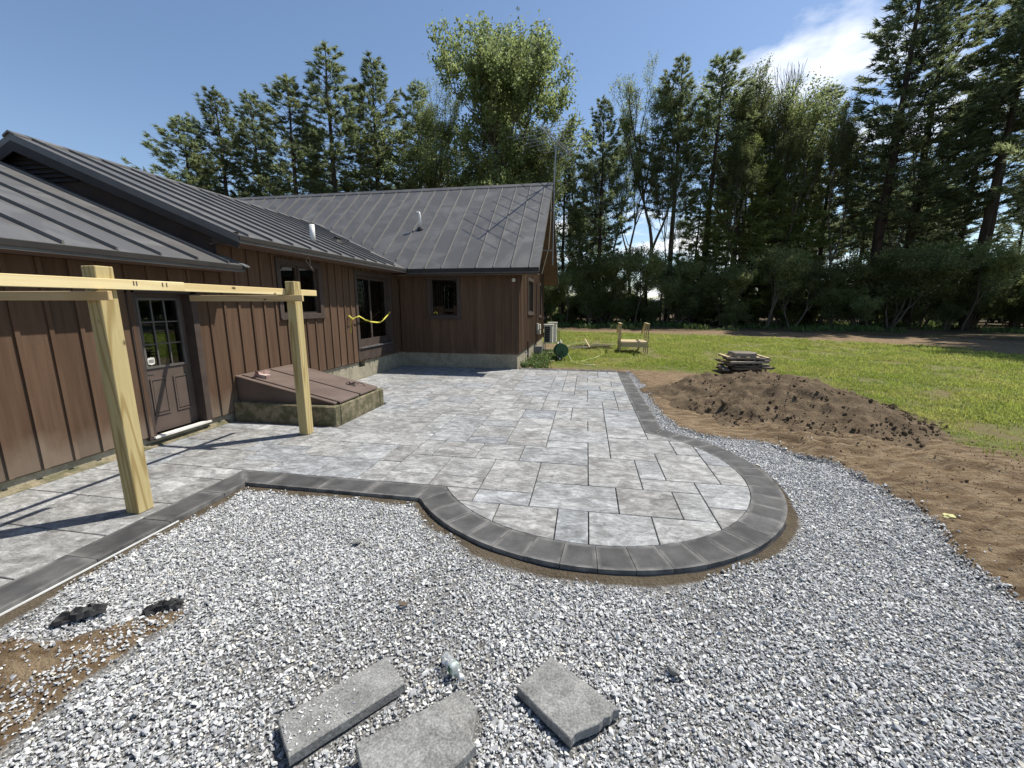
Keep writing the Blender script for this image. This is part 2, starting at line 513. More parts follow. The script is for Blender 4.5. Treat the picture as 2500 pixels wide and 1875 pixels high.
class MB:
    """collects boxes, bars, tubes and prisms in world coordinates"""

    def __init__(self):
        self.v, self.f = [], []

    def add(self, vs, fs):
        b = len(self.v)
        self.v += [tuple(p) for p in vs]
        self.f += [tuple(i + b for i in q) for q in fs]
        return self

    def box(self, x0, x1, y0, y1, z0, z1):
        vs = [(x, y, z) for z in (z0, z1) for x, y in ((x0, y0), (x1, y0), (x1, y1), (x0, y1))]
        return self.add(vs, [(3, 2, 1, 0), (4, 5, 6, 7), (0, 1, 5, 4), (1, 2, 6, 5), (2, 3, 7, 6), (3, 0, 4, 7)])

    def bar(self, a, b, w, h, up=(0, 0, 1)):
        a, b = Vector(a), Vector(b)
        d = (b - a).normalized()
        u = Vector(up)
        if abs(d.dot(u)) > 0.98:
            u = Vector((1, 0, 0))
        s = d.cross(u).normalized() * (w / 2)
        t = s.cross(d).normalized() * (h / 2)
        vs = [p + i * s + j * t for p in (a, b) for i, j in ((-1, -1), (1, -1), (1, 1), (-1, 1))]
        return self.add(vs, [(0, 1, 2, 3), (7, 6, 5, 4), (0, 4, 5, 1), (1, 5, 6, 2), (2, 6, 7, 3), (3, 7, 4, 0)])

    def prism(self, top, down):
        """solid below a (planar) polygon given counter-clockwise seen from outside; down = offset vector"""
        n = len(top)
        top = [Vector(p) for p in top]
        bot = [p + Vector(down) for p in top]
        fs = [tuple(range(n)), tuple(range(2 * n - 1, n - 1, -1))]
        fs += [(i, n + i, n + (i + 1) % n, (i + 1) % n) for i in range(n)]
        return self.add(top + bot, fs)

    def tube(self, pts, r, n=8, cap=True):
        pts = [Vector(p) for p in pts]
        m = len(pts)
        rs = r if isinstance(r, (list, tuple)) else [r] * m
        vs = []
        prev = None
        for i, p in enumerate(pts):
            d = (pts[min(i + 1, m - 1)] - pts[max(i - 1, 0)]).normalized()
            if prev is None:
                s = d.cross(Vector((0, 0, 1)))
                if s.length < 1e-3:
                    s = Vector((1, 0, 0))
            else:
                s = prev - d * prev.dot(d)
            s.normalize()
            prev = s
            t = d.cross(s)
            vs += [p + (s * cos(2 * pi * k / n) + t * sin(2 * pi * k / n)) * rs[i] for k in range(n)]
        fs = [(i * n + k, i * n + (k + 1) % n, (i + 1) * n + (k + 1) % n, (i + 1) * n + k) for i in range(m - 1) for k in range(n)]
        if cap:
            fs += [tuple(range(n - 1, -1, -1)), tuple((m - 1) * n + k for k in range(n))]
        return self.add(vs, fs)

    def lathe(self, c, axis, prof, n=14):
        """profile [(distance along axis, radius)]"""
        c, ax = Vector(c), Vector(axis).normalized()
        return self.tube_prof(c, ax, prof, n)

    def tube_prof(self, c, ax, prof, n):
        s = ax.cross(Vector((0, 0, 1)))
        if s.length < 1e-3:
            s = Vector((1, 0, 0))
        s.normalize()
        t = ax.cross(s)
        vs = []
        for d, r in prof:
            vs += [c + ax * d + (s * cos(2 * pi * k / n) + t * sin(2 * pi * k / n)) * r for k in range(n)]
        m = len(prof)
        fs = [(i * n + k, i * n + (k + 1) % n, (i + 1) * n + (k + 1) % n, (i + 1) * n + k) for i in range(m - 1) for k in range(n)]
        fs += [tuple(range(n - 1, -1, -1)), tuple((m - 1) * n + k for k in range(n))]
        return self.add(vs, fs)

    def mesh(self, name, mat, org=(0, 0, 0), smooth=False, bevel=0.0):
        me = bpy.data.meshes.new(name)
        ox, oy, oz = org
        me.from_pydata([(x - ox, y - oy, z - oz) for x, y, z in self.v], [], self.f)
        bm = bmesh.new()
        bm.from_mesh(me)
        bmesh.ops.recalc_face_normals(bm, faces=bm.faces)
        if bevel:
            bmesh.ops.bevel(bm, geom=[e for e in bm.edges if len(e.link_faces) == 2 and e.calc_face_angle(0) > 0.6],
                            offset=bevel, segments=1, affect='EDGES', profile=0.5)
        bm.to_mesh(me)
        bm.free()
        if smooth:
            me.polygons.foreach_set('use_smooth', [True] * len(me.polygons))
        me.materials.append(MAT[mat])
        return me

    def build(self, name, mat, parent=None, smooth=False, bevel=0.0, centred=False):
        if parent is not None:
            org = ORG[parent]
            return link(name, self.mesh(name, mat, org, smooth, bevel), parent)
        if centred:
            a = np.array(self.v)
            org = ((a[:, 0].min() + a[:, 0].max()) / 2, (a[:, 1].min() + a[:, 1].max()) / 2, a[:, 2].min())
            o = link(name, self.mesh(name, mat, org, smooth, bevel), None, org)
            ORG[o] = Vector(org)
            return o
        return link(name, self.mesh(name, mat, (0, 0, 0), smooth, bevel))


def np_mesh(name, verts, faces_flat, per, mat, smooth=False):
    """fast mesh from numpy arrays; every face has `per` corners"""
    me = bpy.data.meshes.new(name)
    nf = len(faces_flat) // per
    me.vertices.add(len(verts))
    me.vertices.foreach_set('co', np.asarray(verts, np.float32).ravel())
    me.loops.add(len(faces_flat))
    me.loops.foreach_set('vertex_index', np.asarray(faces_flat, np.int32))
    me.polygons.add(nf)
    me.polygons.foreach_set('loop_start', np.arange(nf, dtype=np.int32) * per)
    if smooth:
        me.polygons.foreach_set('use_smooth', np.ones(nf, bool))
    me.update(calc_edges=True)
    me.materials.append(MAT[mat])
    return me


def rect_minus(r, holes):
    """list of rectangles left of r=(u0,u1,z0,z1) once the holes are cut out"""
    out = [r]
    for h in holes:
        nxt = []
        for (a, b, c, d) in out:
            ha, hb, hc, hd = max(a, h[0]), min(b, h[1]), max(c, h[2]), min(d, h[3])
            if ha >= hb or hc >= hd:
                nxt.append((a, b, c, d))
                continue
            if c < hc: nxt.append((a, b, c, hc))
            if hd < d: nxt.append((a, b, hd, d))
            if a < ha: nxt.append((a, ha, hc, hd))
            if hb < b: nxt.append((hb, b, hc, hd))
        out = nxt
    return [q for q in out if q[1] - q[0] > 0.012 and q[3] - q[2] > 0.012]


# value noise for terrain, vectorised
_perm = RNG.random((256, 256))


def vnoise(x, y):
    xi, yi = np.floor(x).astype(int), np.floor(y).astype(int)
    fx, fy = x - xi, y - yi
    fx, fy = fx * fx * (3 - 2 * fx), fy * fy * (3 - 2 * fy)
    g = lambda a, b: _perm[a % 256, b % 256]
    return (g(xi, yi) * (1 - fx) + g(xi + 1, yi) * fx) * (1 - fy) + (g(xi, yi + 1) * (1 - fx) + g(xi + 1, yi + 1) * fx) * fy


def fbm(x, y, o=4):
    s, a = 0, 0.5
    for k in range(o):
        s = s + a * vnoise(x * 2 ** k + 13.7 * k, y * 2 ** k + 7.1 * k)
        a *= 0.5
    return s / (1 - 0.5 ** o)


def inside(px, py, poly):
    c = np.zeros(px.shape, bool)
    n = len(poly)
    for i in range(n):
        x1, y1 = poly[i]
        x2, y2 = poly[(i + 1) % n]
        if y1 == y2:
            continue
        c ^= ((y1 > py) != (y2 > py)) & (px < (x2 - x1) * (py - y1) / (y2 - y1) + x1)
    return c


def sdist(px, py, poly):
    """signed distance, positive inside"""
    d = np.full(px.shape, 1e9)
    n = len(poly)
    for i in range(n):
        x1, y1 = poly[i]
        x2, y2 = poly[(i + 1) % n]
        dx, dy = x2 - x1, y2 - y1
        t = np.clip(((px - x1) * dx + (py - y1) * dy) / (dx * dx + dy * dy + 1e-12), 0, 1)
        d = np.minimum(d, np.hypot(px - x1 - t * dx, py - y1 - t * dy))
    return np.where(inside(px, py, poly), d, -d)


# ------------------------------------------------------------------ plan of the place
XW = -5.78                      # face of the long house wall
CX, CY, RI, RO = 0.07, 4.88, 1.745, 2.055
GX, GY, GW, GH = 0.08, 3.70, 0.287, 0.2895    # paver module


def circ(r, a0, a1, n):
    return [(CX + r * cos(a0 + (a1 - a0) * k / n), CY + r * sin(a0 + (a1 - a0) * k / n)) for k in range(n + 1)]


# outer edge of the border: left path, cross run, round apron, right run
A_L = math.atan2(3.68 - CY, -sqrt(RO ** 2 - (3.68 - CY) ** 2))
A_R = math.atan2(sqrt(RO ** 2 - (1.235 - CX) ** 2), 1.235 - CX)
PATIO_OUT = ([(-5.9, -4), (-3.63, -4), (-3.63, 3.68)] + circ(RO, A_L, A_R, 48) + [(1.235, 12.62), (-1.98, 12.62), (-1.98, 12.45), (-5.9, 12.45)])
GRAVEL = [(-2.0, 12.62), (-1.9, 12.72), (1.25, 12.74), (1.36, 12.5), (1.45, 10.1), (1.42, 7.8), (1.56, 6.85), (1.85, 6.50), (2.25, 6.46), (2.6, 6.32), (2.84, 5.75), (3.12, 5.52),
          (3.17, 5.16), (3.19, 4.63), (3.25, 4.32), (3.16, 3.99), (3.0, 3.64), (2.98, 3.36), (2.93, 3.08), (2.9, 2.6), (2.85, 1.8), (2.75, 0.5), (2.7, -2.2), (-3.7, -2.2), (-3.7, 3.75), (-1.7, 3.9), (0.0, 6.0), (1.2, 7.0), (1.2, 12.62)]
BARE = [(-3.30, 1.60), (-2.98, 1.62), (-2.68, 1.92), (-2.52, 1.93), (-2.58, 1.68), (-2.56, 1.48), (-2.47, 1.22), (-2.42, 0.9), (-2.6, 0.3), (-3.7, 0.3), (-3.6, 1.2)]
LAWN = [(-1.6, 13.3), (-1.0, 12.95), (1.4, 12.95), (2.7, 12.8), (3.5, 12.4), (4.8, 12.2), (5.6, 11.2), (5.45, 10), (5.40, 8.9), (5.4, 7.6), (5.5, 6.6), (5.55, 5.5), (5.9, 4), (6.2, 2), (6.3, -6), (60, -6), (19.5, 15), (18.0, 19), (16.8, 22.8), (14.0, 26), (8.8, 28.8), (2, 30.8), (-4, 31.5), (-30, 31.5), (-30, 21), (-1.5, 21)]


def ground_z(x, y):
    """height of the soil surface and the surface masks"""
    w = fbm(x * 1.7, y * 1.7, 4) - 0.5
    wl_ = fbm(x * 0.9 + 9, y * 0.9 + 4, 4) - 0.5
    dp = sdist(x, y, PATIO_OUT)
    dg = sdist(x + w * 0.18, y + w * 0.18, GRAVEL)
    dl = sdist(x + wl_ * 0.7, y + wl_ * 0.7, LAWN)
    db = sdist(x + w * 0.3, y + w * 0.3, BARE)
    m_g = np.clip(dg / 0.12 + 0.5, 0, 1) * (dp < 0) * np.clip(0.5 - db / 0.1, 0.0, 1)
    m_l = np.clip(dl / 0.9 + 0.5, 0, 1)
    m_f = np.clip((y - 31.5 - 0.25 * np.maximum(0, -x) + np.maximum(0, x - 14) * 0.8 + 3 * (fbm(x * 0.15, y * 0.15, 3) - 0.5)) / 3, 0, 1)  # forest floor; its darker brown also paints the tree shade on the dirt strip
    near_b = np.clip(1 - np.maximum(-dp - 0.05, 0) / (0.03 + 0.10 * np.clip(w * 3 + 0.4, 0, 1)), 0, 1) * (dp < 0.2) * ((y < 5.4)) * (x < 2.6)
    z = np.full(x.shape, -0.012)
    rough = (fbm(x * 4.2, y * 4.2, 4) - 0.5) * 0.06
    rut = np.abs(np.sin((x * 0.45 + y * 1.0) * 9.0 + 3.5 * fbm(x * 0.8, y * 0.8, 3))) * 0.10 * np.clip(fbm(x * 0.6 + 3, y * 0.6, 2) * 1.6 - 0.25, 0.1, 1)
    dirt = (1 - m_l) * np.clip((x - 2.4) / 0.6, 0, 1) * (y < 9) * (x < 7)
    z = z + rough * (0.35 + 0.65 * (1 - m_l)) + dirt * (rut + rough * 1.2 + (fbm(x * 13, y * 13, 3) - 0.5) * 0.03)
    z = z + (fbm(x * 0.22, y * 0.22, 3) - 0.5) * 0.10 * np.clip((y - 14) / 10, 0, 1)
    z = z + m_f * 0.3 * fbm(x * 0.3 + 5, y * 0.3, 3)
    # long windrow of dark soil scraped along the dirt
    z = z + 0.10 * np.exp(-((y - 5.95 + (x - 4.1) * 0.55) / 0.09) ** 2) * np.clip((x - 4.0) / 0.3, 0, 1) * np.clip((5.3 - x) / 0.6, 0, 1) * (0.4 + fbm(x * 6, y * 6, 3))
    z = np.where(m_g > 0, z * (1 - m_g) + m_g * (-0.062 + 0.4 * rough), z)
    z = np.where(near_b > 0, z * (1 - near_b) + near_b * (-0.04 + 0.25 * rough), z)
    z = np.where(dp > 0.07, -0.12, z)
    hs = (x < -5.6) | ((x < -1.9) & (y > 12.2) & (y < 20))
    z = np.where(hs, -0.12, z)
    return z, m_l * (1 - m_g) * (1 - m_f), m_g, m_f, near_b


def make_ground():
    def axis(lo, hi, fine, far_lo, far_hi):
        a = list(np.arange(lo, hi + 1e-6, fine))
        s, p = fine, lo
        left = []
        while p > far_lo:
            s *= 1.14
            p -= s
            left.append(p)
        s, p = fine, hi
        right = []
        while p < far_hi:
            s *= 1.14
            p += s
            right.append(p)
        return np.array(left[::-1] + a + right)

    gx = axis(-4.0, 6.8, 0.05, -700, 700)
    gy = axis(0.2, 13.2, 0.05, -300, 900)
    X, Y = np.meshgrid(gx, gy)
    x, y = X.ravel(), Y.ravel()
    z, ml, mg, mf, ms = ground_z(x, y)
    nx, ny = len(gx), len(gy)
    i = (np.arange(ny - 1)[:, None] * nx + np.arange(nx - 1)[None, :]).ravel()
    f = np.stack([i, i + 1, i + nx + 1, i + nx], 1).ravel()
    me = np_mesh('ground', np.stack([x, y, z], 1), f, 4, 'ground', True)
    for nm, a in (('lawn', ml), ('gravel', mg), ('forest_floor_shade', mf), ('sand', ms)):
        me.attributes.new(nm, 'FLOAT', 'POINT').data.foreach_set('value', a.astype(np.float32))
    o = link('ground', me)
    props(o, kind='structure', label='bare brown dirt and lawn soil round the patio')


make_ground()


# ------------------------------------------------------------------ patio
def clip_poly(poly, keep):
    """Sutherland-Hodgman against a convex counter-clockwise polygon"""
    out = poly
    n = len(keep)
    for i in range(n):
        ax, ay = keep[i]
        bx, by = keep[(i + 1) % n]
        src, out = out, []
        if not src:
            break
        side = lambda p: (bx - ax) * (p[1] - ay) - (by - ay) * (p[0] - ax)
        for k in range(len(src)):
            p, q = src[k], src[(k + 1) % len(src)]
            sp, sq = side(p), side(q)
            if sp >= 0:
                out.append(p)
            if (sp >= 0) != (sq >= 0):
                t = sp / (sp - sq)
                out.append((p[0] + (q[0] - p[0]) * t, p[1] + (q[1] - p[1]) * t))
    return out


def area(p):
    return 0.5 * abs(sum(p[i][0] * p[(i + 1) % len(p)][1] - p[(i + 1) % len(p)][0] * p[i][1] for i in range(len(p))))


def make_patio():
    base = MB()
    base.prism([(x, y, -0.022) for x, y in ((-5.86, -4), (-3.66, -4), (-3.66, 3.71), (-1.5, 3.71), (-1.5, 12.44), (-5.86, 12.44))], (0, 0, -0.09))
    base.prism([(x, y, -0.0225) for x, y in ((-1.5, 3.75), (1.2, 6.6), (1.2, 12.59), (-1.5, 12.59))], (0, 0, -0.09))
    base.prism([(x, y, -0.023) for x, y in circ(RO - 0.02, 0, 2 * pi, 64)[:-1]], (0, 0, -0.09))
    patio = base.build('patio', 'paver_joint_sand')
    props(patio, kind='structure', label='grey stone paver patio with charcoal border beside the house')

    T = [(-5, -2, -3, 0), (-3, -2, -1, 0), (-1, -2, 0, 0), (0, -2, 2, 0), (2, -2, 4, 0), (4, -2, 6, 1), (-6, 0, -4, 1),
         (-4, 0, -2, 1), (-4, 1, -2, 4), (-6, 1, -4, 2), (-6, 2, -4, 4), (-2, 0, 1, 2), (1, 0, 3, 2), (3, 0, 4, 2), (4, 1, 6, 3), (-2, 2, 0, 4),
         (0, 2, 2, 5), (2, 2, 4, 3), (2, 3, 3, 5), (1, 5, 3, 6), (3, 3, 5, 6), (5, 3, 7, 5), (5, 5, 7, 7), (4, 6, 5, 8), (1, 6, 4, 8), (0, 5, 1, 7), (-3, 4, 0, 6), (-2, 6, 0, 7),
         (-2, 7, 1, 9), (-4, 6, -2, 8), (-4, 8, -2, 11), (-2, 9, 0, 11), (0, 9, 1, 11), (-2, 11, -1, 13), (-1, 11, 1, 14), (-4, 11, -2, 13), (1, 8, 3, 10), (1, 10, 3, 13), (1, 13, 3, 14), (3, 8, 5, 10),
         (-5, 4, -3, 6), (-7, 4, -5, 6), (-8, 4, -7, 6), (-6, 6, -4, 7), (-6, 7, -4, 9), (-6, 9, -4, 10), (-6, 10, -4, 13), (-8, 6, -6, 8), (-8, 8, -6, 11), (-7, 11, -6, 13), (-8, 2, -6, 4), (-8, 1, -6, 2), (5, 7, 7, 9)]
    occ = {}
    for q in T:
        for i in range(q[0], q[2]):
            for j in range(q[1], q[3]):
                occ[i, j] = 1
    R = random.Random(5)
    sizes = [(2, 2), (2, 2), (3, 2), (3, 2), (2, 3), (2, 1), (1, 2), (1, 2)]
    tiles = list(T)
    for j in range(-14, 30):
        for i in range(-21, 3):
            if (i, j) in occ or not (i < -14 or j >= 1):
                continue
            lim = -14 if j < 1 else 3
            opts = sizes[:]
            R.shuffle(opts)
            for a, b in opts + [(1, 1)]:
                ok = i + a <= lim and j + b <= 30 and all((i + u, j + v) not in occ for u in range(a) for v in range(b))
                if ok and not (j < 1 and i + a > -14):
                    break
            for u in range(a):
                for v in range(b):
                    occ[i + u, j + v] = 1
            tiles.append((i, j, i + a, j + b))
    disc = circ(RI - 0.004, 0, 2 * pi, 72)[:-1]
    g = 0.005
    shared = {}
    HB = (-5.9, -3.86, 5.76, 7.50)      # the cellar hatch stands here
    for (i0, j0, i1, j1) in tiles:
        x0, x1, y0, y1 = GX + GW * i0 + g, GX + GW * i1 - g, GY + GH * j0 + g, GY + GH * j1 - g
        if x1 < -5.79 or y1 < -3:
            continue
        main = (i1 <= 3 and j0 >= 1) or (i1 <= -14)
        if main:
            x0 = max(x0, -5.80)
            ymax = 12.385 if x1 < -1.98 else 12.305
            if y0 > ymax - 0.05:
                continue
            y1 = min(y1, ymax)
            if x1 - x0 < 0.03:
                continue
            for (a, b, c, d) in rect_minus((x0, x1, y0, y1), [HB]):
                key = (round(b - a, 3), round(d - c, 3))
                if key not in shared:
                    w, h = key
                    mb = MB().box(-w / 2, w / 2, -h / 2, h / 2, -0.06, 0)
                    shared[key] = mb.mesh('paver', 'paver', bevel=0.004)
                p = link('paver', shared[key], patio, ((a + b) / 2, (c + d) / 2, R.uniform(-0.0015, 0.0015)))
        else:
            poly = clip_poly([(x0, y0), (x1, y0), (x1, y1), (x0, y1)], disc)
            if len(poly) < 3 or area(poly) < 0.0006:
                continue
            mx, my = sum(p[0] for p in poly) / len(poly), sum(p[1] for p in poly) / len(poly)
            mb = MB().prism([(x - mx, y - my, 0) for x, y in poly], (0, 0, -0.06))
            link('paver', mb.mesh('paver', 'paver', bevel=0.004), patio, (mx, my, R.uniform(-0.0015, 0.0015)))

    # charcoal border, one stone after the other
    def stone(poly):
        mx, my = sum(p[0] for p in poly) / len(poly), sum(p[1] for p in poly) / len(poly)
        # top face subdivided so that the sand-dusted rim can be told from the middle
        n = len(poly)
        inn = [(mx + (x - mx) * 0.72, my + (y - my) * 0.72) for x, y in poly]
        vs = [(x - mx, y - my, 0) for x, y in poly] + [(x - mx, y - my, 0) for x, y in inn] + [(x - mx, y - my, -0.07) for x, y in poly]
        fs = [tuple(range(n, 2 * n)), tuple(range(3 * n - 1, 2 * n - 1, -1))]
        fs += [(k, (k + 1) % n, n + (k + 1) % n, n + k) for k in range(n)]
        fs += [(k, 2 * n + k, 2 * n + (k + 1) % n, (k + 1) % n) for k in range(n)]
        me = bpy.data.meshes.new('border_stone')
        me.from_pydata(vs, [], fs)
        bm = bmesh.new()
        bm.from_mesh(me)
        bmesh.ops.recalc_face_normals(bm, faces=bm.faces)
        bm.to_mesh(me)
        bm.free()
        me.attributes.new('edge', 'FLOAT', 'POINT').data.foreach_set('value', [1.0] * n + [0.0] * n + [1.0] * n)
        me.materials.append(MAT['border'])
        link('border_stone', me, patio, (mx, my, R.uniform(-0.002, 0.001)))

    e = 0.003
    L = 0.575
    # left path
    y = 3.985
    k = 0
    xi, xo = GX - 14 * GW + e, -3.63
    while y > -3:
        y2 = y - L
        stone([(xi, y2 + e), (xo, y2 + e), (xo, min(y, 3.68) - e if k == 0 else y - e), (xi, y - e)])
        y = y2
        k += 1
    # cross run
    x = -3.63
    stone([(xi, 3.985 - e), (xo, 3.68 + e), (xo + 0.27, 3.68 + e), (xo + 0.27, 3.985 - e)])
    x = xo + 0.27
    xe = CX + RI * cos(A_L) - 0.0
    n = 3
    xend = -1.62
    for q in range(n):
        a, b = x + (xend - x) * q / n, x + (xend - x) * (q + 1) / n
        stone([(a + e, 3.68), (b - e, 3.68), (b - e, 3.985 - e), (a + e, 3.985 - e)])
    # round apron
    a0, a1 = A_L + 0.012, A_R - 0.0
    a0i = math.atan2(3.985 - CY, -sqrt(RI ** 2 - (3.985 - CY) ** 2))
    px, py = CX + RO * cos(a0), CY + RO * sin(a0)
    stone([(xend + e, 3.68), (px, py), (CX + (RI + e) * cos(a0i + 0.06), CY + (RI + e) * sin(a0i + 0.06)), (-1.43, 3.985 - e), (xend + e, 3.985 - e)])
    if a1 < a0:
        a1 += 2 * pi
    tot = a1 - a0
    n = round(tot * RO / 0.29)
    for q in range(n):
        s0, s1 = a0 + tot * q / n + 0.0012, a0 + tot * (q + 1) / n - 0.0012
        m = (s0 + s1) / 2
        P = lambda r, a: (CX + r * cos(a), CY + r * sin(a))
        i0 = s0 if q else a0i + 0.06
        stone([P(RI + e, i0), P(RI + e, (i0 + s1) / 2), P(RI + e, s1)][::-1] + [P(RO, s0), P(RO, m), P(RO, s1)])
    # right run
    y = 6.43
    yo = CY + sqrt(RO ** 2 - (1.235 - CX) ** 2) + 0.03
    x0, x1 = 0.945, 1.235
    stone([(x0, y), (CX + (RI + e) * cos(A_R + 0.004), CY + (RI + e) * sin(A_R + 0.004)), (x1, yo), (x1, 7.1 - e), (x0, 7.1 - e)])
    y = 7.1
    while y < 12.2:
        y2 = min(y + L, 12.62)
        stone([(x0, y + e), (x1, y + e), (x1, y2 - e), (x0, y2 - e)])
        y = y2
    # far run
    x = x0
    while x > -1.9:
        x2 = max(x - L, -1.97)
        stone([(x2 + e, 12.31), (x - e, 12.31), (x - e, 12.62), (x2 + e, 12.62)])
        x = x2
    # pale plastic edging strip staked along the outer side
    ed = MB()
    P = [(-3.62, -3.0), (-3.62, 2.9)]
    for (p, q) in zip(P, P[1:]):
        ed.bar((p[0], p[1], -0.03), (q[0], q[1], -0.03), 0.007, 0.012)
    ed.build('edging_strip', 'pvc', patio)
    ed = MB()
    pts = circ(RO + 0.008, radians(-118), radians(-30), 26)
    ed.tube([(x, y, -0.046) for x, y in pts], 0.010, 5)
    ed.build('edging_strip', 'rubber', patio)


MAT['paver_joint_sand'] = plain('joint_sand', (0.04, 0.038, 0.034), (0.065, 0.06, 0.052), 20, 0.95, 0.1)
make_patio()


# ------------------------------------------------------------------ house
def make_house():
    H = thing('house', 'long single storey brown board and batten house with dark metal roofs', 'house', (-8.0, 9.0, 0.0))
    ux = lambda u, d: (XW - d, u)          # long wall: u = y, d = depth behind the face

    def wall(name, axis, face, u0, u1, zb, zt, holes, first, step=0.285, out=1, thick=0.16, backmat='siding'):
        """axis 'y': wall along y, outward +x ; axis 'x': wall along x, outward -y ; zb, zt functions of u"""

        def box(mb, a, b, z0, z1, d0, d1):
            if axis == 'y':
                mb.box(face + d0, face + d1, a, b, z0, z1)
            else:
                mb.box(a, b, face - d1, face - d0, z0, z1)

        bk = MB()
        cuts = sorted({u0, u1} | {h for q in holes for h in q[:2]} | set(np.arange(u0 + 2, u1, 2.0)))
        for a, b in zip(cuts, cuts[1:]):
            for (p, q, c, d) in rect_minus((a, b, zb((a + b) / 2) - 0.02, min(zt(a), zt(b))), holes):
                box(bk, p, q, c, d, -thick, -0.024)
        W = bk.build(name, backmat, H)
        us = [u0] + [first + step * k for k in range(-60, 200) if u0 + 0.05 < first + step * k < u1 - 0.05] + [u1]
        for a, b in zip(us, us[1:]):
            for (p, q, c, d) in rect_minus((a + 0.003, b - 0.003, zb((a + b) / 2), min(zt(a), zt(b))), holes):
                mb = MB()
                box(mb, p, q, c, d, -0.022, random.uniform(-0.001, 0.001))
                mb.build('siding_board', 'siding', W)
        for u in us[1:-1]:
            for (p, q, c, d) in rect_minus((u - 0.021, u + 0.021, zb(u) - 0.0, min(zt(u - 0.03), zt(u + 0.03))), holes):
                if q - p < 0.035:
                    continue
                mb = MB()
                box(mb, p, q, c, d, 0.002, 0.022)
                mb.build('batten', 'siding', W)
        return W

    # ---- openings
    DOOR = (4.50, 5.31, 0.10, 2.10)
    WIN = (7.11, 8.46, 1.64, 2.79)
    PAT = (9.80, 11.75, 0.50, 2.77)
    zb = lambda u: 0.15 if u < 6.6 else 0.47
    wall('long_wall', 'y', XW, -3.0, 12.36, zb, lambda u: 2.42 if u < 5.87 else 2.85, [DOOR, WIN, PAT], 3.04 - 0.01)
    WWIN = (-4.85, -3.79, 1.49, 2.81)
    wall('wing_wall', 'x', 12.36, -5.76, -2.0, lambda u: 0.46, lambda u: 2.80, [WWIN], -3.60)
    rz = lambda y: (2.97 + 0.8 * (y - 11.9) if y < 15.96 else 6.218 - 0.8 * (y - 15.96)) - 0.17
    E1, E2 = (14.2, 15.7, 1.58, 2.85), (17.6, 18.5, 1.40, 2.85)
    wall('end_wall', 'y', -2.0, 12.36, 19.55, lambda u: 0.46, rz, [E1, E2], 12.62)
    cb = MB().box(-2.06, -1.975, 12.335, 12.425, 0.46, 2.8)
    cb.build('corner_board', 'siding', H)

    # ---- foundation
    fd = MB()
    fd.box(-6.2, XW - 0.045, -3.0, 6.6, -0.12, 0.14)
    fd.box(-6.2, XW - 0.045, 6.6, 9.86, -0.12, 0.46)
    fd.box(-6.2, XW - 0.045, 10.16, 12.4, -0.12, 0.46)
    fd.box(-6.2, XW - 0.045, 9.86, 10.16, -0.12, 0.30)
    fd.box(-6.2, -2.045, 12.40, 12.7, -0.12, 0.45)
    fd.box(-2.3, -2.045, 12.7, 19.5, -0.12, 0.45)
    fd.build('foundation', 'concrete', H)
    # shutter-board marks left in the cast concrete
    fm = MB()
    for y in (7.8, 8.6, 9.4, 10.55, 11.2, 11.9):
        fm.box(XW - 0.046, XW - 0.041, y, y + 0.012, -0.02, 0.45)
    for x in (-5.0, -4.2, -3.4, -2.7):
        fm.box(x, x + 0.012, 12.394, 12.402, -0.02, 0.44)
    fm.build('form_seam', 'concrete', H)
    bv = MB().box(-6.15, XW - 0.2, 9.862, 10.158, 0.302, 0.458)
    bv.build('crawl_space_vent', 'dark', H)
    lip = MB().prism([(-5.83, -3.0, 0.05), (-5.74, -3.0, 0.004), (-5.74, 5.72, 0.004), (-5.83, 5.72, 0.05)], (0, 0, -0.04))
    lip.build('concrete_lip', 'mossy', H)

    # ---- back volumes so that no light leaks through
    bk = MB()
    bk.prism([(-13.0, 6.12, 2.75), (-6.6, 6.12, 2.75), (-6.6, 12.3, 2.75), (-13.0, 12.3, 2.75)], (0, 0, -2.8))
    bk.box(-13.0, -6.6, -3.0, 6.1, -0.1, 2.4)
    bk.box(-16.0, -2.5, 12.8, 19.4, -0.1, 2.75)
    bk.build('inner_core', 'dark', H)

    # ---- roofs
    s_up, s_lo, s_w = 0.417, 0.40, 0.80
    UP = lambda x, y, o=0.0: (x, y, 2.97 + s_up * (-5.30 - x) + o)
    LO = lambda x, y, o=0.0: (x, y, 2.53 + s_lo * (-5.38 - x) + o)
    WG = lambda x, y, o=0.0: (x, y, 2.97 + s_w * (y - 11.9) + o)
    RX, RY = -9.34, 15.96
    vy = lambda x: 11.9 + (-5.30 - x) * (s_up / s_w)      # valley
    VYR = vy(RX)

    # upper roof
    dk = MB()
    dk.prism([UP(-5.30, 5.81, -0.012), UP(-5.30, 11.9, -0.012), UP(RX, VYR, -0.012), UP(RX, 5.81, -0.012)], (0, 0, -0.10))
    xb = 2 * RX + 5.30
    UPB = lambda x, y, o=0.0: (x, y, 2.97 + s_up * (x - xb) + o)
    dk.prism([UPB(RX, 5.81, -0.002), UPB(RX, VYR, -0.002), UPB(xb, 16.2, -0.002), UPB(xb, 5.81, -0.002)], (0, 0, -0.10))
    up = dk.build('upper_roof', 'roof', H)
    ys = [5.81] + [6.025 + 0.515 * k for k in range(16) if 6.025 + 0.515 * k < VYR] + [VYR]
